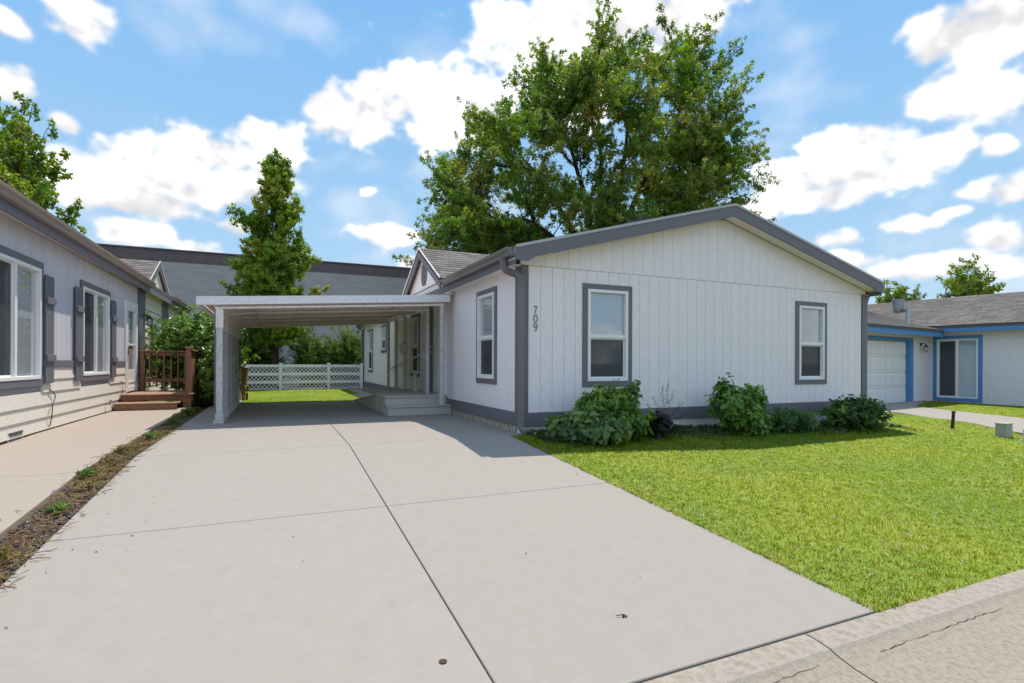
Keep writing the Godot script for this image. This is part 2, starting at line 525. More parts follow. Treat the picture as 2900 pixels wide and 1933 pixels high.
const CLOUDS := [[-14.9,27.0,2.7,2.0],[-19.6,25.0,1.2,1.1],[-19.5,20.7,1.6,1.3],[-16.1,19.1,1.4,0.9],[-0.5,20.4,4.5,2.2],[-5.7,19.2,4.3,1.8],[-10.8,17.7,4.4,1.9],[-14.4,14.7,3.5,2.2],[-8.5,15.9,8.7,2.4],[-1.3,16.5,5.4,1.7],[-10.7,13.7,6.3,1.4],[-6.7,10.3,2.6,1.0],[-11.1,11.3,3.5,1.2],[-3.9,12.6,1.8,0.7],[5.1,24.4,3.0,2.5],[9.5,24.9,3.5,3.0],[14.9,26.1,5.5,3.3],[20.4,26.0,6.1,4.0],[16.2,23.3,3.2,1.5],[26.1,29.7,6.1,3.8],[23.7,33.0,3.3,2.1],[31.2,32.3,7.0,3.7],[38.9,32.6,7.9,3.2],[44.0,31.9,2.9,2.2],[29.8,27.5,6.1,4.2],[9.0,22.8,1.8,1.0],[10.6,13.3,3.6,1.3],[12.9,10.6,1.4,0.7],[9.5,17.7,0.7,0.4],[64.1,25.8,3.9,2.2],[65.2,21.9,3.5,2.5],[62.1,25.2,2.0,1.6],[67.3,25.0,1.7,2.4],[67.5,20.9,1.7,2.0],[56.2,19.6,3.2,1.9],[59.4,18.1,3.4,1.9],[62.7,17.6,3.0,1.7],[53.0,17.5,5.0,2.3],[57.5,16.7,5.9,1.6],[51.2,15.8,5.6,1.5],[55.8,15.2,5.4,0.9],[67.0,14.0,2.1,1.4],[61.6,12.1,2.1,0.8],[66.5,10.1,2.3,1.3],[55.8,11.6,2.0,1.0],[62.7,8.2,5.5,1.0],[55.9,9.4,2.7,1.0],[66.8,7.9,2.3,0.8],[64.1,12.7,1.1,0.5],[67.3,17.3,1.5,0.8]]

func _ready() -> void:
	rng.seed = 709
	# camera: level, turned 24.1 degrees to the right of the drive, lens shifted up
	var cam := Camera3D.new()
	cam.name = "camera"
	add_child(cam)
	cam.position = V(0, 1.03, 0)
	cam.rotation_degrees = Vector3(0, -24.1, 0.2)
	cam.near = 0.1
	cam.far = 900.0
	cam.projection = Camera3D.PROJECTION_FRUSTUM
	cam.size = 0.1 * 1568.0 / 1217.0
	cam.frustum_offset = Vector2(0, 0.1 * 51.0 / 1217.0)
	cam.current = true
	# sky and sun
	var env := Environment.new()
	env.background_mode = Environment.BG_SKY
	env.sky = make_sky()
	env.tonemap_mode = Environment.TONE_MAPPER_LINEAR
	env.tonemap_exposure = 1.6
	env.background_energy_multiplier = 1.0
	env.sdfgi_enabled = true
	env.ssao_enabled = true
	env.ssil_enabled = true
	var we := WorldEnvironment.new()
	we.name = "world_environment"
	we.environment = env
	add_child(we)
	var sun := DirectionalLight3D.new()
	sun.name = "sun"
	add_child(sun)
	sun.light_energy = 1.05
	sun.light_color = Color(1.0, 0.955, 0.89)
	sun.light_angular_distance = 0.5
	sun.shadow_enabled = true
	sun.look_at_from_position(V(0.27, 1.0, 0.36) * 50.0, Vector3.ZERO)
	make_materials()
	print("sky done ", Time.get_ticks_msec())
	build_ground()
	build_main_house()
	build_carport()
	build_porch()
	build_left_house()
	build_deck()
	build_right_house()
	build_background()
	print("structures done ", Time.get_ticks_msec())
	build_things()
	build_plants()
	build_lawns()
	print("all done ", Time.get_ticks_msec())

# ---------------------------------------------------------------- ground
func drive_y(d: float) -> float: return 0.0 if d >= 6.95 else 0.0698 * (d - 6.95)
func lawn_y(x: float, d: float) -> float:
	var side: float = -0.021 * clamp(x - 3.3, 0.0, 11.0)
	var back: float = clamp((d - 6.95) / 3.0, 0.0, 1.0)
	return drive_y(max(d, 1.87)) + side * lerp(1.0, 0.9, back) + 0.012

func slab(parent: Node3D, x0: float, x1: float, d0: float, d1: float, lift: float, m: Material) -> MeshInstance3D:
	var mb := MB.new()
	var k := 0.004
	var T := func(x: float, d: float, dy: float) -> Vector3: return V(x, drive_y(d) + lift + dy, d)
	mb.quad(T.call(x0 + k, d0 + k, 0), T.call(x1 - k, d0 + k, 0), T.call(x1 - k, d1 - k, 0), T.call(x0 + k, d1 - k, 0), Vector3.UP)
	var o := [[x0, d0], [x1, d0], [x1, d1], [x0, d1]]
	var s := [[1, 1], [-1, 1], [-1, -1], [1, -1]]
	for i in 4:
		var j := (i + 1) % 4
		var a: Vector3 = T.call(o[i][0], o[i][1], -k)
		var b: Vector3 = T.call(o[j][0], o[j][1], -k)
		var ai: Vector3 = T.call(o[i][0] + s[i][0] * k, o[i][1] + s[i][1] * k, 0)
		var bi: Vector3 = T.call(o[j][0] + s[j][0] * k, o[j][1] + s[j][1] * k, 0)
		var out := (a + b) * 0.5 - (T.call((x0 + x1) / 2, (d0 + d1) / 2, 0) as Vector3)
		out.y = 0.0
		mb.quad(a, b, bi, ai, out.normalized() + Vector3.UP)
		mb.quad(a, b, b - Vector3(0, 0.1, 0), a - Vector3(0, 0.1, 0), out)
	return part(parent, "concrete_slab", mb, m)

func sheet(mb: MB, x0: float, x1: float, d0: float, d1: float, step: float, f: Callable) -> void:
	var nx := int(ceil((x1 - x0) / step))
	var nd := int(ceil((d1 - d0) / step))
	for i in nx:
		for j in nd:
			var a := x0 + (x1 - x0) * i / nx
			var b := x0 + (x1 - x0) * (i + 1) / nx
			var c := d0 + (d1 - d0) * j / nd
			var e := d0 + (d1 - d0) * (j + 1) / nd
			mb.quad(V(a, f.call(a, c), c), V(b, f.call(b, c), c), V(b, f.call(b, e), e), V(a, f.call(a, e), e), Vector3.UP)

func build_ground() -> void:
	var mb := MB.new()
	sheet(mb, -400, 400, -400, 400, 100.0, func(_x, _d): return -0.62)
	struct("ground", mb, M.lawn)
	# soil under and beside the drive
	mb = MB.new()
	sheet(mb, -3.2, 3.3, 1.86, 6.95, 1.2, func(_x, d): return drive_y(d) - 0.035)
	sheet(mb, -3.2, 3.3, 6.95, 15.2, 2.0, func(_x, _d): return -0.035)
	struct("soil", mb, M.soil)
	# drive
	var drive := thing("driveway", "", "", V(0.87, 0, 6.95))
	drive.set_meta("kind", "structure")
	var g := 0.004
	for r in [[1.885, 4.5], [4.5, 6.95], [6.95, 15.0]]:
		slab(drive, -1.39, 0.862 - g, r[0] + g, r[1] - g, 0.0, M.concrete)
		slab(drive, 0.862 + g, 3.1 if r[0] < 6.0 else 3.32, r[0] + g, r[1] - g, 0.0, M.concrete_b)
	# the neighbours' walk
	var walk := thing("walkway", "", "", V(-2.4, 0, 6.95))
	walk.set_meta("kind", "structure")
	for r in [[1.885, 4.2], [4.2, 6.3], [6.3, 9.6], [9.6, 13.9]]:
		slab(walk, -3.07, -1.7, r[0] + g * 0.5, r[1] - g * 0.5, 0.025, M.concrete_tan)
	# garden walk behind the carport
	var back := thing("path", "", "", V(2.6, 0, 17))
	back.set_meta("kind", "structure")
	slab(back, 2.35, 3.3, 15.01, 18.4, -0.004, M.concrete_tan)
	slab(back, 2.6, 3.3, 18.41, 21.9, -0.004, M.concrete_tan)
	# kerb and gutter pan along the street
	var pan := thing("street_gutter", "", "", V(0, -0.36, 1.6))
	pan.set_meta("kind", "structure")
	var kerb := [[1.875, -0.358], [1.83, -0.357], [1.74, -0.368], [1.715, -0.382]]
	var prof := [[1.715, -0.382], [1.62, -0.404], [1.35, -0.43], [0.92, -0.408]]
	var xs := [-9.5, -6.5, -3.5, -0.5, 2.5, 5.5, 8.5, 11.5, 16.0, 24.0]
	for i in xs.size() - 1:
		for which in 2:
			mb = MB.new()
			var x0: float = xs[i] + 0.005
			var x1: float = xs[i + 1] - 0.005
			var pf: Array = kerb if which == 0 else prof
			for j in pf.size() - 1:
				var p: Array = pf[j]
				var q: Array = pf[j + 1]
				mb.quad(V(x0, p[1], p[0]), V(x1, p[1], p[0]), V(x1, q[1], q[0]), V(x0, q[1], q[0]), Vector3.UP)
				for x in [x0, x1]:
					mb.quad(V(x, p[1], p[0]), V(x, q[1], q[0]), V(x, -0.5, q[0]), V(x, -0.5, p[0]), Vector3(-1 if x == x0 else 1, 0, 0))
			mb.quad(V(x0, pf[0][1], pf[0][0]), V(x1, pf[0][1], pf[0][0]), V(x1, -0.5, pf[0][0]), V(x0, -0.5, pf[0][0]), V(0, 0, 1))
			part(pan, "kerb_slab" if which == 0 else "concrete_slab", mb, M.concrete_kerb if which == 0 else M.concrete_old)
	# hairline cracks in the old pan
	for q in [[1.1, 1.66, 2.35, 1.69, 7], [2.75, 1.655, 3.9, 1.665, 9], [2.95, 1.3, 3.3, 1.12, 5]]:
		var cr := RandomNumberGenerator.new()
		cr.seed = q[4]
		mb = MB.new()
		var pa := Vector2(q[0], q[1])
		for k in 26:
			var t := (k + 1) / 26.0
			var pb := Vector2(lerp(float(q[0]), float(q[2]), t), lerp(float(q[1]), float(q[3]), t)) + Vector2(cr.randfn(0, 0.005), cr.randfn(0, 0.004))
			var hy := func(p: Vector2) -> float:
				for j in prof.size() - 1:
					if p.y <= prof[j][0] and p.y >= prof[j + 1][0]:
						return lerp(float(prof[j][1]), float(prof[j + 1][1]), (prof[j][0] - p.y) / (prof[j][0] - prof[j + 1][0])) + 0.003
				return -0.384
			var nrm := (pb - pa).orthogonal().normalized() * cr.randf_range(0.0006, 0.0022)
			mb.quad(V(pa.x - nrm.x, hy.call(pa), pa.y - nrm.y), V(pa.x + nrm.x, hy.call(pa), pa.y + nrm.y), V(pb.x + nrm.x, hy.call(pb), pb.y + nrm.y), V(pb.x - nrm.x, hy.call(pb), pb.y - nrm.y), Vector3.UP)
			pa = pb
		part(pan, "crack", mb, M.joint)
	mb = MB.new()
	sheet(mb, -60, 70, -7.5, 0.925, 6.0, func(_x, d): return -0.412 + 0.012 * (0.925 - abs(d + 3.3)) * 0.2)
	struct("road", mb, M.asphalt)
	mb = MB.new()
	sheet(mb, -60, 70, -40, -7.5, 10.0, func(_x, _d): return -0.42)
	struct("verge", mb, M.lawn)

# ---------------------------------------------------------------- windows
func ring(mb: MB, w: Wall, a0: float, a1: float, y0: float, y1: float, t: float, d0: float, d1: float) -> void:
	mb.cbox(w.p(a0, y0, d0), w.p(a0 + t, y1, d1), 0.005)
	mb.cbox(w.p(a1 - t, y0, d0), w.p(a1, y1, d1), 0.005)
	mb.cbox(w.p(a0 + t, y0, d0), w.p(a1 - t, y0 + t, d1), 0.005)
	mb.cbox(w.p(a0 + t, y1 - t, d0), w.p(a1 - t, y1, d1), 0.005)

func slats(parent: Node3D, w: Wall, a0: float, a1: float, y0: float, y1: float, d: float, m: Material) -> void:
	var mb := MB.new()
	var y := y1 - 0.03
	mb.cbox(w.p(a0, y1 - 0.03, d - 0.03), w.p(a1, y1, d + 0.005), 0.003)
	while y > y0 + 0.02:
		y -= 0.024
		mb.quad(w.p(a0, y, d), w.p(a1, y, d), w.p(a1, y + 0.021, d - 0.012), w.p(a0, y + 0.021, d - 0.012), w.n + Vector3.UP)
	mb.cbox(w.p(a0, y0, d - 0.025), w.p(a1, y0 + 0.018, d), 0.003)
	part(parent, "blind", mb, m)

func trim_ring(win: Node3D, w: Wall, a0: float, a1: float, y0: float, y1: float, t: float, d1: float, m: Material) -> void:
	wbx(win, "trim", w, a0, a1, y1 - t, y1, -0.012, d1, m)
	wbx(win, "trim", w, a0, a1, y0, y0 + t, -0.012, d1, m)
	wbx(win, "trim", w, a0, a0 + t, y0 + t, y1 - t, -0.012, d1 - 0.002, m)
	wbx(win, "trim", w, a1 - t, a1, y0 + t, y1 - t, -0.012, d1 - 0.002, m)

# bounds are those of the grey trim; upper = part of the upper sash that its blind covers
func single_hung(parent: Node3D, w: Wall, a0: float, a1: float, y0: float, y1: float, trim_m: Material, upper: float, lower: float) -> void:
	var t := 0.085
	var i0 := a0 + t
	var i1 := a1 - t
	var b0 := y0 + t
	var b1 := y1 - t
	var f := 0.05
	var ym := b0 + (b1 - b0) * 0.49
	var mb := MB.new()
	ring(mb, w, i0, i1, b0, b1, f, -0.06, 0.035)
	mb.cbox(w.p(i0 + f, ym - 0.028, -0.05), w.p(i1 - f, ym + 0.028, 0.022), 0.004)
	# sash of the lower light, set back
	ring(mb, w, i0 + f, i1 - f, b0 + f, ym - 0.028, 0.022, -0.045, -0.004)
	var win := part(parent, "window", mb, M.white_vinyl)
	trim_ring(win, w, a0, a1, y0, y1, t, 0.024, trim_m)
	wbx(win, "pane", w, i0 + f - 0.005, i1 - f + 0.005, ym + 0.02, b1 - f + 0.005, -0.022, -0.018, M.glass, 0.0)
	wbx(win, "pane", w, i0 + f + 0.017, i1 - f - 0.017, b0 + f + 0.017, ym - 0.045, -0.032, -0.028, M.glass, 0.0)
	wbx(win, "insect_screen", w, i0 + f + 0.022, i1 - f - 0.022, b0 + f + 0.022, ym - 0.05, -0.014, -0.012, M.screen_mesh, 0.0)
	if upper > 0.0: slats(win, w, i0 + f + 0.005, i1 - f - 0.005, b1 - f - (b1 - f - ym) * upper, b1 - f, -0.07, M.blind)
	if lower > 0.0: slats(win, w, i0 + f + 0.005, i1 - f - 0.005, b0 + f, b0 + f + (ym - b0 - f) * lower, -0.07, M.blind)

# two lights side by side, the left one with a screen
func slider(parent: Node3D, w: Wall, a0: float, a1: float, y0: float, y1: float, t: float, trim_m: Material, blind_l: Material, blind_r: Material) -> void:
	var i0 := a0 + t
	var i1 := a1 - t
	var b0 := y0 + t
	var b1 := y1 - t
	var f := 0.05
	var am := (i0 + i1) * 0.5
	var mb := MB.new()
	ring(mb, w, i0, i1, b0, b1, f, -0.06, 0.035)
	mb.cbox(w.p(am - 0.035, b0 + f, -0.05), w.p(am + 0.035, b1 - f, 0.022), 0.004)
	ring(mb, w, i0 + f, am - 0.035, b0 + f, b1 - f, 0.02, -0.045, -0.004)
	var win := part(parent, "window", mb, M.white_vinyl)
	trim_ring(win, w, a0, a1, y0, y1, t, 0.026, trim_m)
	wbx(win, "pane", w, i0 + f + 0.015, am - 0.05, b0 + f + 0.015, b1 - f - 0.015, -0.032, -0.028, M.glass, 0.0)
	wbx(win, "pane", w, am + 0.03, i1 - f + 0.005, b0 + f - 0.005, b1 - f + 0.005, -0.022, -0.018, M.glass, 0.0)
	wbx(win, "insect_screen", w, i0 + f + 0.022, am - 0.06, b0 + f + 0.022, b1 - f - 0.022, -0.014, -0.012, M.screen_mesh, 0.0)
	if blind_l: slats(win, w, i0 + f + 0.005, am - 0.04, b0 + f, b1 - f, -0.07, blind_l)
	if blind_r: slats(win, w, am + 0.04, i1 - f - 0.005, b0 + f, b1 - f, -0.07, blind_r)

# ---------------------------------------------------------------- roofs
func gutter(parent: Node3D, x: float, out: float, y: float, d0: float, d1: float, m: Material) -> void:
	# moulded gutter: outline in x-y pushed along the eave; x = back of the gutter, out = -1 or 1
	var mb := MB.new()
	var o := [[0.0, 0.0], [0.0, -0.115], [0.075, -0.115], [0.085, -0.07], [0.115, -0.035], [0.12, 0.0], [0.112, 0.0], [0.106, -0.03], [0.077, -0.066], [0.068, -0.107], [0.008, -0.107], [0.008, 0.0]]
	for i in o.size():
		var p: Array = o[i]
		var q: Array = o[(i + 1) % o.size()]
		var e := Vector2(q[0] - p[0], q[1] - p[1])
		mb.quad(V(x + out * p[0], y + p[1], d0), V(x + out * q[0], y + q[1], d0), V(x + out * q[0], y + q[1], d1), V(x + out * p[0], y + p[1], d1), Vector3(out * -e.y, e.x, 0) * (-1.0))
	for d in [d0, d1]:
		var pts := []
		for i in [0, 1, 2, 3, 4, 5]: pts.append(V(x + out * o[i][0], y + o[i][1] - 0.004, d))
		var cap := MB.new()
		mb.prism(pts, V(0, 0, 0.004 if d == d0 else -0.004))
	part(parent, "gutter", mb, m)

var tab_mesh: ArrayMesh
# cross gable over the side wall. face_x = rake edge, s = direction (towards the ridge) in x
func cross_gable(root: Node3D, face_x: float, wall_x: float, s: float, peak_d: float, peak_y: float, half: float, foot_y: float, back_x: float, valley_x: float, trim_m: Material, wall_m: Material, drop: float) -> Node3D:
	var run := back_x - face_x
	var fl := Vector2(half, peak_y - foot_y).length()
	var deck := MB.new()
	for sd in [-1.0, 1.0]:
		var ef := V(face_x, foot_y, peak_d + sd * half)
		var pf := V(face_x, peak_y, peak_d)
		var pe := V(back_x, peak_y, peak_d)
		var ev := V(valley_x, foot_y, peak_d + sd * half)
		var nn := V(0, half, sd * (peak_y - foot_y)).normalized()
		deck.quad(ef, ev, pe, pf, nn)
		deck.quad(ef - nn * 0.05, ev - nn * 0.05, pe - nn * 0.05, pf - nn * 0.05, -nn)
		deck.quad(ef, pf, pf - nn * 0.05, ef - nn * 0.05, Vector3(-s, 0, 0))
		deck.quad(ef, ev, ev - nn * 0.05, ef - nn * 0.05, V(0, 0, sd))
	var roof := part(root, "gable_roof", deck, M.shingles[1])
	# shingles on the slope that faces the street
	if tab_mesh == null:
		var tb := MB.new()
		tb.cbox(Vector3(-0.148, -0.006, -0.085), Vector3(0.148, 0.006, 0.085), 0.002)
		tab_mesh = tb.mesh(Vector3.ZERO)
	for sd in [-1.0, 1.0]:
		var nn := V(0, half, sd * (peak_y - foot_y)).normalized()
		var up_slope := V(0, peak_y - foot_y, -sd * half).normalized()
		var rows := int(fl / 0.14)
		if sd > 0.0: continue
		for k in rows:
			var u := (k + 0.5) / rows
			var ce := V(face_x, foot_y, peak_d + sd * half) + up_slope * fl * u + nn * 0.014
			var reach: float = abs(lerp(valley_x, back_x, u) - face_x)
			var q := -0.015
			var first := true
			while q < reach - 0.03:
				var wq: float = min(0.3 - (k % 3) * 0.1 if first else 0.3, reach + 0.03 - q)
				first = false
				var o := MeshInstance3D.new()
				o.mesh = tab_mesh
				o.material_override = M.shingles[rng.randi() % 4]
				o.name = "shingle"
				roof.add_child(o, true)
				var ax := Vector3(s, 0, 0)
				var tilt := (up_slope + nn * -0.06).normalized()
				var nn2 := tilt.cross(ax).normalized()
				if nn2.dot(nn) < 0: nn2 = -nn2
				var bz := ax.cross(nn2)
				o.transform = Transform3D(Basis(ax * (wq / 0.3), nn2, bz), ce + Vector3(s * (q + wq * 0.5), 0, 0) - org[root])
				q += wq
	# rake boards with a light drip edge
	for sd in [-1.0, 1.0]:
		var pts := [V(face_x, peak_y - 0.01, peak_d), V(face_x, foot_y - 0.01, peak_d + sd * half), V(face_x, foot_y - 0.2, peak_d + sd * half), V(face_x, peak_y - 0.2, peak_d)]
		var rb := MB.new()
		rb.prism(pts, Vector3(s * 0.03, 0, 0))
		part(root, "rake_board", rb, trim_m)
		var dp := MB.new()
		dp.prism([V(face_x, peak_y + 0.035, peak_d), V(face_x, foot_y + 0.035, peak_d + sd * half), V(face_x, foot_y - 0.004, peak_d + sd * half), V(face_x, peak_y - 0.004, peak_d)], Vector3(-s * 0.012, 0, 0))
		part(root, "drip_edge", dp, M.white_metal)
	var wl := MB.new()
	wl.prism([V(wall_x, peak_y - 0.06, peak_d), V(wall_x, foot_y - 0.06, peak_d - half), V(wall_x, foot_y - drop, peak_d - half), V(wall_x, foot_y - drop, peak_d + half), V(wall_x, foot_y - 0.06, peak_d + half)], Vector3(s * 0.1, 0, 0))
	part(root, "gable_wall", wl, wall_m)
	return roof

# ---------------------------------------------------------------- the white house
func build_main_house() -> void:
	var H := thing("manufactured_home", "white manufactured home with grey trim, house number and shallow gable roof", "house", V(7.29, 0, 14.6))
	var X0 := 3.31
	var X1 := 11.27
	var D0 := 7.1
	var D1 := 22.2
	var rx := 7.28
	var top := func(x: float) -> float: return 3.805 - 0.2655 * abs(x - rx)
	# front wall
	var F := Wall.new(V(X0, 0, D0), Vector3.RIGHT, Vector3.BACK)
	var wins := [[1.067, 2.0, 0.672, 2.292], [5.845, 6.735, 0.652, 2.26]]
	var holes := []
	for h in wins: holes.append([h[0] + 0.09, h[1] - 0.09, h[2] + 0.09, h[3] - 0.09])
	sheath(H, "wall", F, 0.0, X1 - X0, 0.1, 2.5, holes, -0.1, -0.012, M.groove)
	var gb := MB.new()
	gb.prism([V(X0, 2.5, D0 + 0.012), V(X1, 2.5, D0 + 0.012), V(X1, top.call(X1) - 0.178, D0 + 0.012), V(rx, 3.627, D0 + 0.012), V(X0, top.call(X0) - 0.178, D0 + 0.012)], V(0, 0, 0.09))
	part(H, "gable_wall", gb, M.groove)
	siding(H, F, 0.13, X1 - X0 - 0.14, 0.30, 2.49, 0.203, 0.005, -0.014, 0.0, M.board, wins)
	siding(H, F, 0.0, X1 - X0, 2.5, func(a: float) -> float: return (top.call(X0 + a) as float) - 0.18, 0.203, 0.005, -0.014, 0.0, M.board, [])
	wbx(H, "corner_board", F, 0.0, 0.122, 0.30, 2.49, -0.012, 0.022, M.trim)
	wbx(H, "corner_board", F, X1 - X0 - 0.132, X1 - X0, 0.30, 2.49, -0.012, 0.022, M.trim)
	wbx(H, "base_trim", F, -0.02, X1 - X0 + 0.02, 0.105, 0.297, -0.012, 0.028, M.trim)
	wbx(H, "skirting", F, 0.0, X1 - X0, -0.5, 0.103, -0.1, -0.004, M.skirt_clean)
	single_hung(H, F, wins[0][0], wins[0][1], wins[0][2], wins[0][3], M.trim, 1.0, 1.0)
	single_hung(H, F, wins[1][0], wins[1][1], wins[1][2], wins[1][3], M.trim, 0.55, 0.0)
	# wall along the drive
	var S := Wall.new(V(X0, 0, D1), Vector3.BACK, Vector3.LEFT)
	var sw := [[D1 - 8.93, D1 - 8.0, 0.69, 2.3], [D1 - 13.98, D1 - 13.05, 0.69, 2.3], [D1 - 18.3, D1 - 17.35, 1.38, 2.3], [D1 - 21.1, D1 - 19.95, 0.69, 2.3]]
	var door := [D1 - 11.95, D1 - 10.8, 0.36, 2.42]
	var sh := []
	for h in sw: sh.append([h[0] + 0.09, h[1] - 0.09, h[2] + 0.09, h[3] - 0.09])
	sh.append([door[0] + 0.08, door[1] - 0.08, 0.36, 2.34])
	sheath(H, "wall", S, 0.1, D1 - D0 - 0.1, 0.1, 2.5, sh, -0.1, -0.012, M.groove)
	siding(H, S, 0.12, D1 - D0 - 0.16, 0.30, 2.5, 0.203, 0.006, -0.014, 0.0, M.board, sw + [door])
	wbx(H, "corner_board", S, D1 - D0 - 0.155, D1 - D0 - 0.0, 0.30, 2.5, -0.012, 0.02, M.trim)
	wbx(H, "corner_board", S, 0.0, 0.115, 0.30, 2.5, -0.012, 0.02, M.trim)
	wbx(H, "base_trim", S, 0.0, D1 - D0 - 0.0, 0.107, 0.299, -0.012, 0.026, M.trim)
	wbx(H, "skirting", S, 0.1, D1 - D0 - 0.1, -0.05, 0.105, -0.1, 0.004, M.skirt)
	for h in sw: single_hung(H, S, h[0], h[1], h[2], h[3], M.trim, 1.0, 1.0)
	# door
	var dm := MB.new()
	dm.cbox(S.p(door[0] + 0.1, 0.37, -0.04), S.p(door[1] - 0.1, 2.33, -0.004), 0.004)
	var dr := part(H, "door", dm, M.white_vinyl)
	for r in [[0.18, 0.5], [0.55, 0.87]]:
		for yy in [[0.5, 0.95], [1.05, 1.75], [1.85, 2.2]]:
			wbx(dr, "panel", S, door[0] + r[0], door[0] + r[1] + 0.08, yy[0], yy[1], -0.008, 0.004, M.white_vinyl, 0.004)
	for yy in [1.28, 1.42]:
		var kb := MB.new()
		kb.tube([S.p(door[0] + 0.17, yy, -0.004), S.p(door[0] + 0.17, yy, 0.03), S.p(door[0] + 0.17, yy, 0.07), S.p(door[0] + 0.17, yy, 0.085)], [0.03, 0.015, 0.03, 0.02] if yy < 1.4 else [0.03, 0.03, 0.012, 0.01], 10)
		part(dr, "door_knob", kb, M.steel)
	wbx(H, "door_trim", S, door[0] - 0.32, door[0] + 0.1, 0.36, 2.42, -0.012, 0.03, M.trim)
	wbx(H, "door_trim", S, door[1] - 0.1, door[1], 0.36, 2.42, -0.012, 0.03, M.white_vinyl)
	wbx(H, "door_trim", S, door[0] + 0.1, door[1] - 0.1, 2.33, 2.42, -0.012, 0.028, M.white_vinyl)
	# far and right walls, floor
	bxx(H, "wall", V(X0, -0.3, D1 - 0.1), V(X1, 2.6, D1), M.white_wall, 0.0)
	bxx(H, "wall", V(X1 - 0.1, -0.45, D0 + 0.1), V(X1, 2.5, D1 - 0.1), M.white_wall, 0.0)
	bxx(H, "floor", V(X0 + 0.1, 0.2, D0 + 0.1), V(X1 - 0.1, 0.3, D1 - 0.1), M.inside, 0.0)
	# roof
	var ra := 6.84
	var rb := D1 + 0.3
	var e0 := 3.1
	var e1 := 11.38
	for s in [[e0, -1.0], [e1, 1.0]]:
		var ex: float = s[0]
		var rm := MB.new()
		rm.prism([V(ex, top.call(ex), ra), V(rx, top.call(rx), ra), V(rx, top.call(rx) - 0.1, ra), V(ex, top.call(ex) - 0.1, ra)], V(0, 0, rb - ra))
		part(H, "roof_deck", rm, M.white_wall)
		var cm := MB.new()
		var n := 27
		for k in n:
			var u0: float = lerp(ex - 0.02 * -s[1], rx, float(k) / n)
			var u1: float = lerp(ex - 0.02 * -s[1], rx, float(k + 1) / n)
			var y0: float = (top.call(u0) as float) + 0.018
			var y1: float = (top.call(u1) as float) + 0.006
			cm.prism([V(u0, y0, ra - 0.02), V(u1, y1, ra - 0.02), V(u1, y1 - 0.005, ra - 0.02), V(u0, y0 - 0.014, ra - 0.02)], V(0, 0, rb - ra + 0.04))
		var sc := part(H, "shingle_courses", cm, M.shingles[0])
		sc.set_meta("kind", "stuff")
		# rake fascia with the notched tail
		var tail: float = 0.21
		var bot := func(x: float) -> float: return (top.call(x) as float) - 0.205
		var ty: float = (top.call(ex) as float) - 0.19
		var dirx: float = -s[1]
		var pts := [V(ex, (top.call(ex) as float) - 0.012, ra - 0.03), V(rx, (top.call(rx) as float) - 0.012, ra - 0.03), V(rx, bot.call(rx), ra - 0.03), V(ex + dirx * 0.3, bot.call(ex + dirx * 0.3), ra - 0.03), V(ex + dirx * 0.25, (bot.call(ex + dirx * 0.25) as float) - 0.02, ra - 0.03), V(ex + dirx * tail, ty - 0.005, ra - 0.03), V(ex, ty, ra - 0.03)]
		var fm := MB.new()
		fm.prism(pts, V(0, 0, 0.026))
		part(H, "rake_fascia", fm, M.trim)
		var de := MB.new()
		de.prism([V(ex, (top.call(ex) as float) + 0.02, ra - 0.042), V(rx, (top.call(rx) as float) + 0.02, ra - 0.042), V(rx, (top.call(rx) as float) - 0.022, ra - 0.042), V(ex, (top.call(ex) as float) - 0.022, ra - 0.042)], V(0, 0, 0.011))
		part(H, "drip_edge", de, M.steel_paint)
		# soffit under the front overhang
		var so := MB.new()
		so.prism([V(ex, (top.call(ex) as float) - 0.155, ra), V(rx, (top.call(rx) as float) - 0.155, ra), V(rx, (top.call(rx) as float) - 0.175, ra), V(ex, (top.call(ex) as float) - 0.175, ra)], V(0, 0, 0.25))
		part(H, "soffit", so, M.white_wall)
		# eave fascia and soffit
		bxx(H, "eave_fascia", V(ex, 2.46, ra), V(ex + dirx * 0.025, 2.675, rb), M.trim)
		bxx(H, "soffit", V(ex + dirx * 0.025, 2.475, ra + 0.25), V(ex + dirx * 0.22, 2.495, rb), M.white_wall, 0.0)
	gutter(H, 3.1, -1.0, 2.685, 6.86, 10.18, M.gutter)
	gutter(H, 3.1, -1.0, 2.685, 13.65, rb, M.gutter)
	gutter(H, 11.38, 1.0, 2.685, 6.86, rb, M.gutter)
	cross_gable(H, 2.98, 3.12, 1.0, 11.9, 3.64, 1.72, 2.715, 6.6, 3.1, M.trim, M.white_wall, 0.29)
	var oc := []
	for q in [[-0.1, -0.25], [0.1, -0.25], [0.2, -0.1], [0.2, 0.1], [0.1, 0.25], [-0.1, 0.25], [-0.2, 0.1], [-0.2, -0.1]]:
		oc.append(V(3.10, 3.06 + q[1], 11.9 + q[0] * 1.15))
	var lm := MB.new()
	lm.prism(oc, Vector3(0.03, 0, 0))
	for k in 9:
		var yy := 2.87 + k * 0.047
		lm.quad(V(3.088, yy, 11.75), V(3.088, yy, 12.05), V(3.1, yy + 0.035, 12.05), V(3.1, yy + 0.035, 11.75), Vector3(-1, 0.3, 0))
	part(H, "louver", lm, M.trim)
	# downspouts
	var dsp := MB.new()
	var path := [V(3.04, 2.58, 7.12), V(3.04, 2.47, 7.12), V(3.06, 2.41, 7.11), V(3.12, 2.37, 7.08), V(3.2, 2.345, 7.05), V(3.26, 2.31, 7.04), V(3.295, 2.25, 7.04), V(3.3, 2.15, 7.04), V(3.3, 0.16, 7.04), V(3.3, 0.09, 7.03), V(3.32, 0.05, 6.97), V(3.335, 0.035, 6.88)]
	dsp.duct(path, 0.045, 0.033, Vector3(1, 0, 0.15))
	var ds := part(H, "downspout", dsp, M.gutter)
	var rib := MB.new()
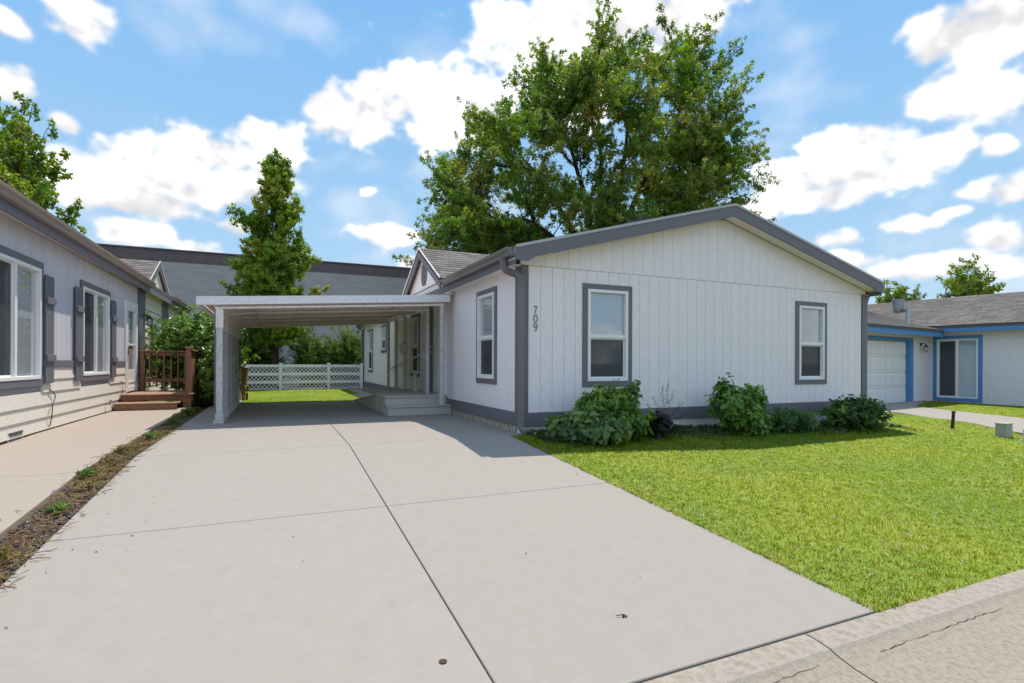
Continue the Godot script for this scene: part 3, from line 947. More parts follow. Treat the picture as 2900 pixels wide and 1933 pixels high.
	for k in 14:
		var u := 2.2 + k * 0.36
		var i := int(u)
		var p: Vector3 = path[i].lerp(path[i + 1], u - i)
		var t: Vector3 = (path[i + 1] - path[i]).normalized()
		rib.duct([p - t * 0.005, p + t * 0.005], 0.05, 0.038, Vector3(1, 0, 0.15))
	part(ds, "elbow_rib", rib, M.gutter)
	dsp = MB.new()
	dsp.duct([V(11.42, 2.58, 7.15), V(11.42, 2.5, 7.15), V(11.38, 2.42, 7.15), V(11.33, 2.36, 7.14), V(11.31, 2.25, 7.14), V(11.31, -0.15, 7.14)], 0.033, 0.04, Vector3.RIGHT)
	part(H, "downspout", dsp, M.gutter)
	dsp = MB.new()
	dsp.duct([V(3.04, 2.58, D1), V(3.04, 2.5, D1), V(3.15, 2.42, D1), V(3.26, 2.36, D1), V(3.26, 0.1, D1)], 0.04, 0.033, Vector3.RIGHT)
	part(H, "downspout", dsp, M.gutter)
	# house number
	var strokes := {
		"7": [[[-0.03, 0.045], [-0.03, 0.055], [0.03, 0.055], [0.012, 0.02], [-0.004, -0.02], [-0.01, -0.055]]],
		"0": [[[0, 0.055], [0.02, 0.045], [0.03, 0.02], [0.031, 0], [0.03, -0.02], [0.02, -0.045], [0, -0.055], [-0.02, -0.045], [-0.03, -0.02], [-0.031, 0], [-0.03, 0.02], [-0.02, 0.045], [0, 0.055]]],
		"9": [[[0.03, 0.025], [0.024, 0.046], [0, 0.056], [-0.022, 0.046], [-0.03, 0.024], [-0.022, 0.004], [0, -0.004], [0.022, 0.006], [0.03, 0.025], [0.028, -0.005], [0.016, -0.035], [-0.006, -0.056]]]}
	var y := 1.835
	for ch in ["7", "0", "9"]:
		var nm := MB.new()
		for st in strokes[ch]:
			var pp := []
			var rr := []
			for q in st:
				pp.append(V(3.555 + q[0] * 0.95, y + q[1], D0 - 0.01))
				rr.append(0.006)
			nm.tube(pp, rr, 6)
		part(H, "house_number", nm, M.number)
		y -= 0.13
	# roof ventilator
	var vm := MB.new()
	vm.prism([V(5.6, 3.34, 7.5), V(6.1, 3.47, 7.5), V(6.1, 3.62, 7.5), V(6.02, 3.63, 7.5), V(5.65, 3.53, 7.5)], V(0, 0, 0.45))
	part(H, "roof_ventilator", vm, M.black_metal)
	# bell box by the door, porch light
	bxx(H, "junction_box", V(3.285, 2.02, 12.55), V(3.31, 2.2, 12.72), M.white_vinyl)

# ---------------------------------------------------------------- carport
func build_carport() -> void:
	var C := thing("carport", "white metal carport with flat sloping roof standing over the driveway", "carport", V(1.0, 0, 13))
	var yr := func(x: float) -> float: return 2.135 + (x + 1.2) * 0.0618
	var a := -1.2
	var b := 3.2
	var d0 := 10.2
	var d1 := 16.0
	# front, back and side fascia
	var split := 1.75
	for s in [[a, split - 0.002], [split + 0.002, b]]:
		var mb := MB.new()
		mb.prism([V(s[0], yr.call(s[0]), d0), V(s[1], yr.call(s[1]), d0), V(s[1], (yr.call(s[1]) as float) - 0.142, d0), V(s[0], (yr.call(s[0]) as float) - 0.142, d0)], V(0, 0, 0.03))
		part(C, "fascia", mb, M.white_metal)
	var mb2 := MB.new()
	mb2.prism([V(a, yr.call(a), d1), V(b, yr.call(b), d1), V(b, (yr.call(b) as float) - 0.142, d1), V(a, (yr.call(a) as float) - 0.142, d1)], V(0, 0, -0.03))
	part(C, "fascia", mb2, M.white_metal)
	bxx(C, "fascia", V(a, 1.993, d0 + 0.031), V(a + 0.03, 2.135, d1 - 0.031), M.white_metal)
	# roof pans running away from the street
	var xs := [-1.165, -0.36, 0.53, 1.42, 2.31, 3.2]
	for i in 5:
		var mb := MB.new()
		var x0: float = xs[i] + 0.003
		var x1: float = xs[i + 1] - 0.003
		mb.prism([V(x0, (yr.call(x0) as float) - 0.05, d0 + 0.032), V(x1, (yr.call(x1) as float) - 0.05, d0 + 0.032), V(x1, (yr.call(x1) as float) - 0.062, d0 + 0.032), V(x0, (yr.call(x0) as float) - 0.062, d0 + 0.032)], V(0, 0, d1 - d0 - 0.064))
		for k in 5:
			var xx: float = lerp(x0, x1, (k + 0.5) / 5.0)
			mb.box(V(xx - 0.008, (yr.call(xx) as float) - 0.08, d0 + 0.033), V(xx + 0.008, (yr.call(xx) as float) - 0.058, d1 - 0.033))
		part(C, "roof_panel", mb, M.port_metal)
	for i in range(1, 5):  # unseen strips added over the pan joints to keep sun from leaking through
		var sx: float = xs[i]
		bxx(C, "added_sun_stop", V(sx - 0.025, (yr.call(sx) as float) - 0.052, d0 + 0.034), V(sx + 0.025, (yr.call(sx) as float) - 0.03, d1 - 0.034), M.port_metal)
	# frames
	for k in 6:
		var d := 10.27 + 1.09 * k
		var mb := MB.new()
		var p0 := -0.93
		var p1 := 3.09
		var q := func(x: float, dy: float) -> Vector3: return V(x, (yr.call(x) as float) + dy, d - 0.03)
		mb.prism([q.call(p0, -0.085), q.call(p1, -0.085), q.call(p1, -0.098), q.call(p0, -0.098)], V(0, 0, 0.06))
		var bk := V(0, 0, 0.052)
		mb.prism([q.call(p0, -0.098) + bk, q.call(p1, -0.098) + bk, q.call(p1, -0.2) + bk, q.call(p0, -0.2) + bk], V(0, 0, 0.006))
		mb.prism([q.call(p0, -0.2), q.call(p1, -0.2), q.call(p1, -0.18), q.call(p0, -0.18)], V(0, 0, 0.005))
		mb.prism([q.call(p0, -0.2), q.call(p1, -0.2), q.call(p1, -0.212), q.call(p0, -0.212)], V(0, 0, 0.06))
		var beam := part(C, "beam", mb, M.port_metal)
		for i in range(1, 5):
			var x: float = xs[i]
			bxx(beam, "clip", V(x - 0.03, (yr.call(x) as float) - 0.15, d - 0.05), V(x + 0.03, (yr.call(x) as float) - 0.09, d - 0.031), M.old_metal, 0.003)
		var hl: float = (yr.call(-0.86) as float) - 0.214
		var post := bxx(C, "post", V(-0.91, 0.04, d - 0.03), V(-0.81, hl, d + 0.03), M.old_metal, 0.006)
		bxx(post, "bracket", V(-0.918, hl - 0.32, d - 0.038), V(-0.802, hl - 0.0, d + 0.038), M.port_metal, 0.003)
		bxx(post, "base_plate", V(-0.925, 0.012, d - 0.045), V(-0.795, 0.16, d + 0.045), M.old_metal, 0.004)
		var hr: float = (yr.call(3.05) as float) - 0.214
		var fy: float = 0.19 if k == 0 else (0.372 if k < 2 else (0.36 if k < 3 else 0.05))
		if k == 2:
			bxx(C, "post", V(3.01, 0.05, d - 0.03), V(3.09, 0.80, d + 0.03), M.old_metal, 0.006)
		else:
			bxx(C, "post", V(3.01, fy if k < 2 else 0.05, d - 0.03), V(3.09, hr, d + 0.03), M.old_metal, 0.006)
	bxx(C, "sill_rail", V(3.0, 0.802, 11.40), V(3.10, 0.84, 13.5), M.old_metal)
	# corrugated side wall and its base rail
	var nseg := 5
	for k in nseg:
		var e0 := 10.27 + 1.09 * k
		var mb := MB.new()
		var n := 40
		for i in n:
			var z0 := e0 + 1.088 * i / n
			var z1 := e0 + 1.088 * (i + 1) / n
			var o0 := 0.012 * sin(i * TAU / 8.0)
			var o1 := 0.012 * sin((i + 1) * TAU / 8.0)
			for sgn in [0.0, 0.004]:
				mb.quad(V(-0.935 + o0 - sgn, 0.1, z0), V(-0.935 + o1 - sgn, 0.1, z1), V(-0.935 + o1 - sgn, 1.93, z1), V(-0.935 + o0 - sgn, 1.93, z0), Vector3(1 if sgn == 0.0 else -1, 0, 0))
		part(C, "wall_panel", mb, M.old_metal)
	bxx(C, "base_rail", V(-0.955, 0.0, 10.22), V(-0.79, 0.035, 15.8), M.old_metal)
	# flashing where the roof meets the house
	var fl := MB.new()
	fl.prism([V(2.85, 2.40, 10.22), V(3.22, 2.44, 10.22), V(3.29, 2.5, 10.22), V(3.29, 2.405, 10.22)], V(0, 0, 0.9))
	part(C, "flashing", fl, M.old_metal)
	# tube light under the roof
	bxx(C, "light_fitting", V(2.55, 2.09, 12.2), V(2.72, 2.14, 13.3), M.white_vinyl, 0.01)

# ---------------------------------------------------------------- porch steps, ramp, rail
func build_porch() -> void:
	var P := thing("porch", "grey boarded porch with two steps and a side ramp under the carport", "porch", V(2.65, 0, 12.5))
	var x0 := 2.02
	var x1 := 3.30
	for r in [[10.42, 0.0, 0.155], [10.72, 0.185, 0.335]]:
		bxx(P, "riser", V(x0 + 0.01, r[1], r[0]), V(x1, r[2], r[0] + 0.025), M.porch)
	for k in 2:
		bxx(P, "tread", V(x0 - 0.015, 0.157, 10.395 + k * 0.163), V(x1 + 0.0, 0.187, 10.395 + 0.158 + k * 0.163), M.porch, 0.006)
	for k in 21:
		var d := 10.695 + k * 0.145
		bxx(P, "deck_board", V(x0 - 0.015, 0.337, d), V(x1, 0.367, d + 0.14), M.porch, 0.005)
	bxx(P, "side_panel", V(x0, 0.0, 10.446), V(x0 + 0.02, 0.156, 10.72), M.porch_side, 0.0)
	for y in [[0.0, 0.166], [0.17, 0.336]]:
		bxx(P, "side_panel", V(x0 + 0.002, y[0], 10.746), V(x0 + 0.022, y[1], 11.74), M.porch_side, 0.003)
	# ramp falling to the back
	var mb := MB.new()
	mb.prism([V(x0 - 0.01, 0.0, 11.745), V(x0 - 0.01, 0.335, 11.745), V(x0 - 0.01, 0.02, 15.0), V(x0 - 0.01, 0.0, 15.05)], Vector3(0.03, 0, 0))
	part(P, "ramp_side", mb, M.porch_side)
	mb = MB.new()
	mb.prism([V(x0 - 0.03, 0.355, 11.75), V(x0 - 0.03, 0.337, 11.75), V(x0 - 0.03, 0.018, 15.0), V(x0 - 0.03, 0.03, 15.06)], Vector3(0.5, 0, 0))
	part(P, "ramp_deck", mb, M.porch)
	bxx(P, "back_panel", V(2.52, 0.0, 13.74), V(x1, 0.336, 13.76), M.porch_side, 0.0)
	var R := thing("handrail", "grey pipe handrail sloping along the carport posts beside the porch window", "handrail", V(2.93, 0.36, 13.0))
	mb = MB.new()
	mb.tube([V(2.93, 0.88, 14.75), V(2.93, 0.9, 14.6), V(2.93, 1.23, 11.4), V(2.95, 1.235, 11.36)], [0.02, 0.02, 0.02, 0.02], 10)
	part(R, "rail", mb, M.old_metal)
	for d in [11.36 + 0.03, 13.54, 14.63]:
		mb = MB.new()
		var y: float = lerp(1.23, 0.9, (d - 11.4) / 3.2)
		mb.tube([V(3.012, y - 0.07, d), V(2.95, y - 0.07, d), V(2.93, y - 0.045, d), V(2.93, y, d)], [0.009, 0.009, 0.009, 0.009], 8)
		part(R, "bracket", mb, M.old_metal)
	var disc := MB.new()
	disc.tube([V(3.0, 1.42, 13.48), V(2.985, 1.42, 13.47), V(2.98, 1.42, 13.468)], [0.14, 0.14, 0.12], 24)
	var pl := part(self, "wall_plaque", disc, M.skirt_clean)
	tag(pl, "round pale plaque fixed to a carport post by the handrail", "plaque")

# ---------------------------------------------------------------- the grey neighbour
func lap(parent: Node3D, w: Wall, a0: float, a1: float, y0: float, y1: float, exposure: float, m: Material, openings: Array, joint := 2.6) -> void:
	# clapboards: each board leans out at its lower edge
	var y := y0
	var row := 0
	while y < y1 - 0.03:
		var yt: float = min(y + exposure, y1)
		var spans := [[a0, a1]]
		for h in openings:
			if h[2] < yt - 0.005 and h[3] > y + 0.02:
				var ns := []
				for s in spans:
					if h[1] <= s[0] or h[0] >= s[1]: ns.append(s)
					else:
						if h[0] > s[0]: ns.append([s[0], h[0]])
						if h[1] < s[1]: ns.append([h[1], s[1]])
				spans = ns
		for s in spans:
			var a: float = s[0]
			var first := true
			while a < s[1] - 0.01:
				var step: float = joint * (0.45 + 0.3 * (row % 3)) if first else joint
				var b: float = min(a + step, s[1])
				if s[1] - b < 0.4: b = s[1]
				var mb := MB.new()
				mb.prism([w.p(a + 0.001, y, -0.012), w.p(a + 0.001, y, 0.022), w.p(a + 0.001, y + 0.004, 0.025), w.p(a + 0.001, yt + 0.012, 0.004), w.p(a + 0.001, yt + 0.012, -0.012)], w.r * (b - a - 0.002))
				part(parent, "clapboard", mb, m)
				a = b
				first = false
		y = yt
		row += 1

func shutter(parent: Node3D, w: Wall, a0: float, a1: float, y0: float, y1: float) -> void:
	var mb := MB.new()
	var n := 3
	for k in n:
		var s := a0 + (a1 - a0) * k / n
		var e := a0 + (a1 - a0) * (k + 1) / n - 0.006
		mb.cbox(w.p(s, y0, 0.026), w.p(e, y1, 0.05), 0.003)
	var sh := part(parent, "shutter", mb, M.shutter)
	for yy in [y0 + 0.32, y1 - 0.42]:
		wbx(sh, "batten", w, a0 - 0.005, a1 + 0.005, yy, yy + 0.1, 0.051, 0.075, M.shutter)

func lantern(label: String, w: Wall, a: float, y: float, reach: float, m: Material) -> void:
	var L := thing("wall_lantern", label, "lamp", w.p(a, y, 0.0))
	var mb := MB.new()
	mb.tube([w.p(a, y + 0.05, 0.0), w.p(a, y + 0.05, 0.02)], [0.06, 0.05], 12)
	mb.tube([w.p(a, y + 0.05, 0.02), w.p(a, y + 0.08, reach * 0.5), w.p(a, y + 0.06, reach * 0.9), w.p(a, y + 0.02, reach)], [0.012, 0.012, 0.012, 0.012], 8)
	part(L, "bracket", mb, m)
	var c := w.p(a, y - 0.1, reach)
	mb = MB.new()
	mb.tube([c + Vector3(0, -0.1, 0), c + Vector3(0, 0.06, 0)], [0.045, 0.07], 6)
	part(L, "lamp_glass", mb, M.lamp_glass)
	mb = MB.new()
	mb.tube([c + Vector3(0, 0.06, 0), c + Vector3(0, 0.075, 0), c + Vector3(0, 0.12, 0), c + Vector3(0, 0.15, 0)], [0.085, 0.08, 0.035, 0.012], 6)
	part(L, "cap", mb, m)
	mb = MB.new()
	for k in 6:
		var q := Vector3(cos(TAU * k / 6.0), 0, sin(TAU * k / 6.0))
		mb.tube([c + q * 0.047 + Vector3(0, -0.1, 0), c + q * 0.073 + Vector3(0, 0.06, 0)], [0.006, 0.006], 5)
	mb.tube([c + Vector3(0, -0.13, 0), c + Vector3(0, -0.115, 0), c + Vector3(0, -0.1, 0)], [0.012, 0.03, 0.05], 6)
	part(L, "cage", mb, m)
	mb = MB.new()
	mb.tube([c + Vector3(0, -0.09, 0), c + Vector3(0, -0.03, 0), c + Vector3(0, -0.01, 0)], [0.01, 0.018, 0.006], 8)
	part(L, "bulb", mb, M.white_vinyl)

func build_left_house() -> void:
	var X := -3.08
	var H := thing("neighbor_home", "pale grey home with dark shutters and cream clapboards beside the tan walk", "house", V(-7.0, 0, 14))
	var D0 := 7.2
	var D1 := 22.5
	var W := Wall.new(V(X, 0, D0), Vector3.FORWARD, Vector3.RIGHT)
	var w1 := [8.0 - D0, 9.77 - D0, 0.69, 2.46]
	var w2 := [11.4 - D0, 13.2 - D0, 0.69, 2.46]
	var w3 := [16.75 - D0, 18.35 - D0, 0.95, 2.38]
	var dr := [14.4 - D0, 15.52 - D0, 0.33, 2.44]
	var holes := [[w1[0] + 0.1, w1[1] - 0.1, w1[2] + 0.1, w1[3] - 0.1], [w2[0] + 0.1, w2[1] - 0.1, w2[2] + 0.1, w2[3] - 0.1], [dr[0] + 0.09, dr[1] - 0.09, 0.33, 2.35], [w3[0] + 0.08, w3[1] - 0.08, w3[2] + 0.08, w3[3] - 0.08]]
	sheath(H, "wall", W, 0.1, D1 - D0, 0.1, 2.88, holes, -0.1, -0.012, M.groove_gray)
	siding(H, W, 0.1, 15.62 - D0, 1.06, 2.87, 0.203, 0.007, -0.014, 0.0, M.gray_board, [w1, w2, dr])
	# band, laps and footing
	for s in [[0.1, w1[0]], [w1[1], w2[0]], [w2[1], dr[0]]]:
		wbx(H, "band_board", W, s[0] + 0.001, s[1] - 0.001, 0.955, 1.058, -0.012, 0.026, M.shutter)
	lap(H, W, 0.1, 15.62 - D0, 0.045, 0.953, 0.182, M.lap, [w1, w2, [dr[0], dr[1], 0.0, 2.4]])
	lap(H, W, 16.36 - D0, 18.56 - D0, 0.045, 2.86, 0.182, M.lap, [w3])
	lap(H, W, 19.62 - D0, D1 - D0, 0.045, 2.86, 0.182, M.lap, [])
	wbx(H, "footing", W, 0.1, D1 - D0, -0.3, 0.1, -0.1, -0.006, M.footing, 0.0)
	wbx(H, "corner_board", W, 15.64 - D0, 16.34 - D0, 0.05, 2.86, -0.012, 0.03, M.shutter)
	wbx(H, "corner_board", W, 18.58 - D0, 19.6 - D0, 0.05, 2.86, -0.012, 0.03, M.shutter)
	slider(H, W, w1[0], w1[1], w1[2], w1[3], 0.1, M.shutter, M.blind, M.blind)
	slider(H, W, w2[0], w2[1], w2[2], w2[3], 0.1, M.shutter, M.blind, M.blind)
	slider(H, W, w3[0], w3[1], w3[2], w3[3], 0.08, M.white_vinyl, M.blind, M.blind)
	shutter(H, W, w1[1] + 0.01, w1[1] + 0.33, 0.72, 2.3)
	shutter(H, W, w1[0] - 0.33, w1[0] - 0.01, 0.72, 2.3)
	shutter(H, W, w2[0] - 0.33, w2[0] - 0.01, 0.72, 2.3)
	shutter(H, W, w2[1] + 0.01, w2[1] + 0.33, 0.72, 2.3)
	# storm door
	var mb := MB.new()
	ring(mb, W, dr[0] + 0.1, dr[1] - 0.1, 0.36, 2.34, 0.12, -0.03, 0.03)
	mb.cbox(W.p(dr[0] + 0.22, 0.48, -0.02), W.p(dr[1] - 0.22, 0.86, 0.02), 0.004)
	mb.cbox(W.p(dr[0] + 0.22, 0.56, 0.02), W.p(dr[1] - 0.22, 0.6, 0.03), 0.004)
	mb.cbox(W.p(dr[0] + 0.22, 1.42, -0.02), W.p(dr[1] - 0.22, 1.46, 0.02), 0.004)
	var door := part(H, "storm_door", mb, M.white_vinyl)
	wbx(door, "pane", W, dr[0] + 0.215, dr[1] - 0.215, 0.86, 1.42, -0.006, -0.002, M.glass, 0.0)
	wbx(door, "pane", W, dr[0] + 0.215, dr[1] - 0.215, 1.46, 2.225, -0.006, -0.002, M.glass, 0.0)
	wbx(door, "inner_door", W, dr[0] + 0.1, dr[1] - 0.1, 0.34, 2.345, -0.12, -0.08, M.white_vinyl)
	mb = MB.new()
	mb.cbox(W.p(dr[0] + 0.14, 1.2, 0.03), W.p(dr[0] + 0.18, 1.38, 0.042), 0.003)
	mb.tube([W.p(dr[0] + 0.16, 1.3, 0.04), W.p(dr[0] + 0.16, 1.3, 0.085), W.p(dr[0] + 0.26, 1.3, 0.09)], [0.01, 0.011, 0.009], 8)
	part(door, "handle", mb, M.brass)
	wbx(H, "door_trim", W, dr[0], dr[0] + 0.1, 0.33, 2.44, -0.012, 0.03, M.white_vinyl)
	wbx(H, "door_trim", W, dr[1] - 0.1, dr[1], 0.33, 2.44, -0.012, 0.03, M.white_vinyl)
	wbx(H, "door_trim", W, dr[0] + 0.1, dr[1] - 0.1, 2.34, 2.44, -0.012, 0.03, M.white_vinyl)
	# front gable end, towards the street
	var xr := -7.4
	var xe := -2.87
	var top := func(x: float) -> float: return 3.02 + 0.3 * (xe - x) if x > xr else 3.02 + 0.3 * (xe - 2.0 * xr + x)
	var FW := Wall.new(V(-11.72, 0, D0), Vector3.RIGHT, Vector3.BACK)
	var fw := MB.new()
	fw.prism([V(-11.72, 0.1, D0 + 0.012), V(X, 0.1, D0 + 0.012), V(X, (top.call(X) as float) - 0.15, D0 + 0.012), V(xr, (top.call(xr) as float) - 0.15, D0 + 0.012), V(-11.72, (top.call(-11.72) as float) - 0.15, D0 + 0.012)], V(0, 0, 0.09))
	part(H, "wall", fw, M.groove_gray)
	siding(H, FW, 0.0, 8.64, 1.06, func(a: float) -> float: return (top.call(-11.72 + a) as float) - 0.16, 0.203, 0.007, -0.014, 0.0, M.gray_board, [])
	lap(H, FW, 0.0, 8.64, 0.045, 1.05, 0.182, M.lap, [])
	bxx(H, "wall", V(-11.72, -0.3, D0 + 0.102), V(-11.62, 2.9, D1), M.lap, 0.0)
	bxx(H, "wall", V(-11.62, -0.3, D1 - 0.1), V(X - 0.1, 2.9, D1), M.lap, 0.0)
	bxx(H, "floor", V(-11.6, 0.1, D0 + 0.11), V(X - 0.1, 0.2, D1 - 0.1), M.inside, 0.0)
	for s in [[xe, -1.0], [2 * xr - xe, 1.0]]:
		var rm := MB.new()
		rm.prism([V(s[0], 3.02, 6.95), V(xr, top.call(xr), 6.95), V(xr, (top.call(xr) as float) - 0.12, 6.95), V(s[0], 2.9, 6.95)], V(0, 0, 15.8))
		part(H, "roof_deck", rm, M.shutter)
		var cm := MB.new()
		for k in 30:
			var u0: float = lerp(s[0], xr, k / 30.0)
			var u1: float = lerp(s[0], xr, (k + 1) / 30.0)
			cm.prism([V(u0, (top.call(u0) as float) + 0.018, 6.93), V(u1, (top.call(u1) as float) + 0.006, 6.93), V(u1, (top.call(u1) as float) + 0.001, 6.93), V(u0, (top.call(u0) as float) + 0.002, 6.93)], V(0, 0, 15.84))
		part(H, "shingle_courses", cm, M.shingles[0]).set_meta("kind", "stuff")
	bxx(H, "eave_fascia", V(xe, 2.78, 6.95), V(xe - 0.025, 3.0, 22.75), M.shutter)
	bxx(H, "soffit", V(xe - 0.026, 2.87, 7.1), V(X - 0.02, 2.89, 22.7), M.lap, 0.0)
	gutter(H, xe, 1.0, 3.03, 6.95, 15.95, M.gutter_warm)
	gutter(H, xe, 1.0, 3.03, 18.95, 22.8, M.gutter_warm)
	cross_gable(H, -2.92, -2.99, -1.0, 17.45, 3.82, 1.40, 3.06, -5.5, -3.0, M.shutter, M.lap, 0.2)
	# vent in the footing
	var v := bxx(H, "footing_vent", V(-3.074, 0.0, 8.66), V(-3.06, 0.13, 9.12), M.steel_dull)
	for k in 9:
		bxx(v, "slot", V(-3.062, 0.02 + 0.012 * (k % 9), 8.70), V(-3.056, 0.025 + 0.012 * (k % 9), 9.08), M.cable, 0.0)
	lantern("black lantern on a bracket beside the white storm door", W, 15.9 - D0, 2.16, 0.2, M.black_metal)
	# tap and cables on the wall
	var T := thing("garden_tap", "small metal garden tap low on the cream clapboards by the deck", "tap", V(-3.06, 0.2, 12.9))
	mb = MB.new()
	mb.tube([V(-3.07, 0.2, 12.9), V(-2.99, 0.2, 12.9), V(-2.95, 0.18, 12.9), V(-2.94, 0.13, 12.9)], [0.016, 0.018, 0.018, 0.016], 8)
	part(T, "spout", mb, M.steel)
	mb = MB.new()
	mb.tube([V(-2.985, 0.21, 12.9), V(-2.985, 0.26, 12.9), V(-2.985, 0.265, 12.9), V(-2.985, 0.275, 12.9)], [0.008, 0.008, 0.035, 0.03], 10)
	part(T, "handle", mb, M.brass)
	for q in [[9.98, 0.62, 0.08, 0.1], [13.95, 0.62, 0.12, 0.06]]:
		var d: float = q[0]
		mb = MB.new()
		var pts := []
		var rd := []
		for k in 15:
			var u := k / 14.0
			var bend := sin(min(u * 2.4, 1.0) * PI)
			pts.append(V(-3.05 + 0.03 * sin(u * PI), lerp(q[1], q[2], u) + 0.02 * bend, d + q[3] * bend * 1.6 + 0.02 * u))
			rd.append(0.007)
		mb.tube(pts, rd, 6)
		var cb := part(self, "cable", mb, M.cable)
		tag(cb, "dark cable hanging down the cream clapboards " + ("near the footing vent" if d < 12.0 else "just before the deck steps"), "cable")

func build_deck() -> void:
	var K := thing("entry_deck", "reddish brown wooden deck with slatted railing at the storm door", "deck", V(-2.4, 0, 14.7))
	var x0 := -3.04
	var x1 := -1.72
	var d0 := 13.86
	var d1 := 15.72
	bxx(K, "riser", V(x0, 0.19, d0 + 0.02), V(x1, 0.30, d0 + 0.05), M.redwood[1])
	bxx(K, "riser", V(-3.03, 0.03, 13.34), V(-1.92, 0.14, 13.37), M.redwood[2])
	bxx(K, "tread", V(-3.05, 0.142, 13.31), V(-1.90, 0.175, 13.57), M.deck_brown, 0.006)
	bxx(K, "tread", V(-3.05, 0.142, 13.576), V(-1.90, 0.175, 13.87), M.deck_brown, 0.006)
	for k in 13:
		var d := d0 + k * 0.143
		bxx(K, "deck_board", V(x0, 0.302, d), V(x1 + 0.02, 0.332, d + 0.138), M.deck_brown, 0.005)
	bxx(K, "skirt", V(x1 - 0.03, 0.03, d0 + 0.055), V(x1, 0.30, d1), M.redwood[1])
	bxx(K, "skirt", V(-1.88, 0.0, d0 + 0.0), V(x1, 0.185, d0 + 0.03), M.redwood[0])
	# railing: back side and right side
	var top := 1.33
	bxx(K, "post", V(x0 + 0.01, 0.334, d1 - 0.12), V(x0 + 0.10, top - 0.04, d1 - 0.03), M.redwood_up[0], 0.006)
	bxx(K, "post", V(x1 - 0.11, 0.334, d1 - 0.12), V(x1 - 0.02, top - 0.04, d1 - 0.03), M.redwood_up[1], 0.006)
	bxx(K, "post", V(x1 - 0.11, 0.334, d0 + 0.06), V(x1 - 0.02, top + 0.02, d0 + 0.15), M.redwood_up[2], 0.006)
	bxx(K, "cap_rail", V(x0 + 0.0, top - 0.038, d1 - 0.145), V(x1 - 0.13, top, d1 - 0.005), M.redwood[0], 0.006)
	bxx(K, "cap_rail", V(x1 - 0.128, top - 0.038, d0 + 0.155), V(x1 + 0.012, top, d1 - 0.005), M.redwood[0], 0.006)
	bxx(K, "post_cap", V(x1 - 0.13, top + 0.022, d0 + 0.04), V(x1 + 0.0, top + 0.05, d0 + 0.17), M.redwood[2], 0.008)
	for y in [[top - 0.13, top - 0.04], [0.55, 0.635]]:
		bxx(K, "rail", V(x0 + 0.102, y[0], d1 - 0.095), V(x1 - 0.112, y[1], d1 - 0.06), M.redwood[0])
		bxx(K, "rail", V(x1 - 0.09, y[0], d0 + 0.152), V(x1 - 0.055, y[1], d1 - 0.122), M.redwood[0])
	for k in 7:
		var x := x0 + 0.2 + k * 0.15
		bxx(K, "baluster", V(x, 0.42, d1 - 0.13), V(x + 0.035, top - 0.06, d1 - 0.096), M.redwood_up[k % 3])
	for k in 15:
		var d := d0 + 0.18 + k * 0.1
		bxx(K, "baluster", V(x1 - 0.054, 0.30, d), V(x1 - 0.034, top - 0.05, d + 0.09), M.redwood_up[k % 3])

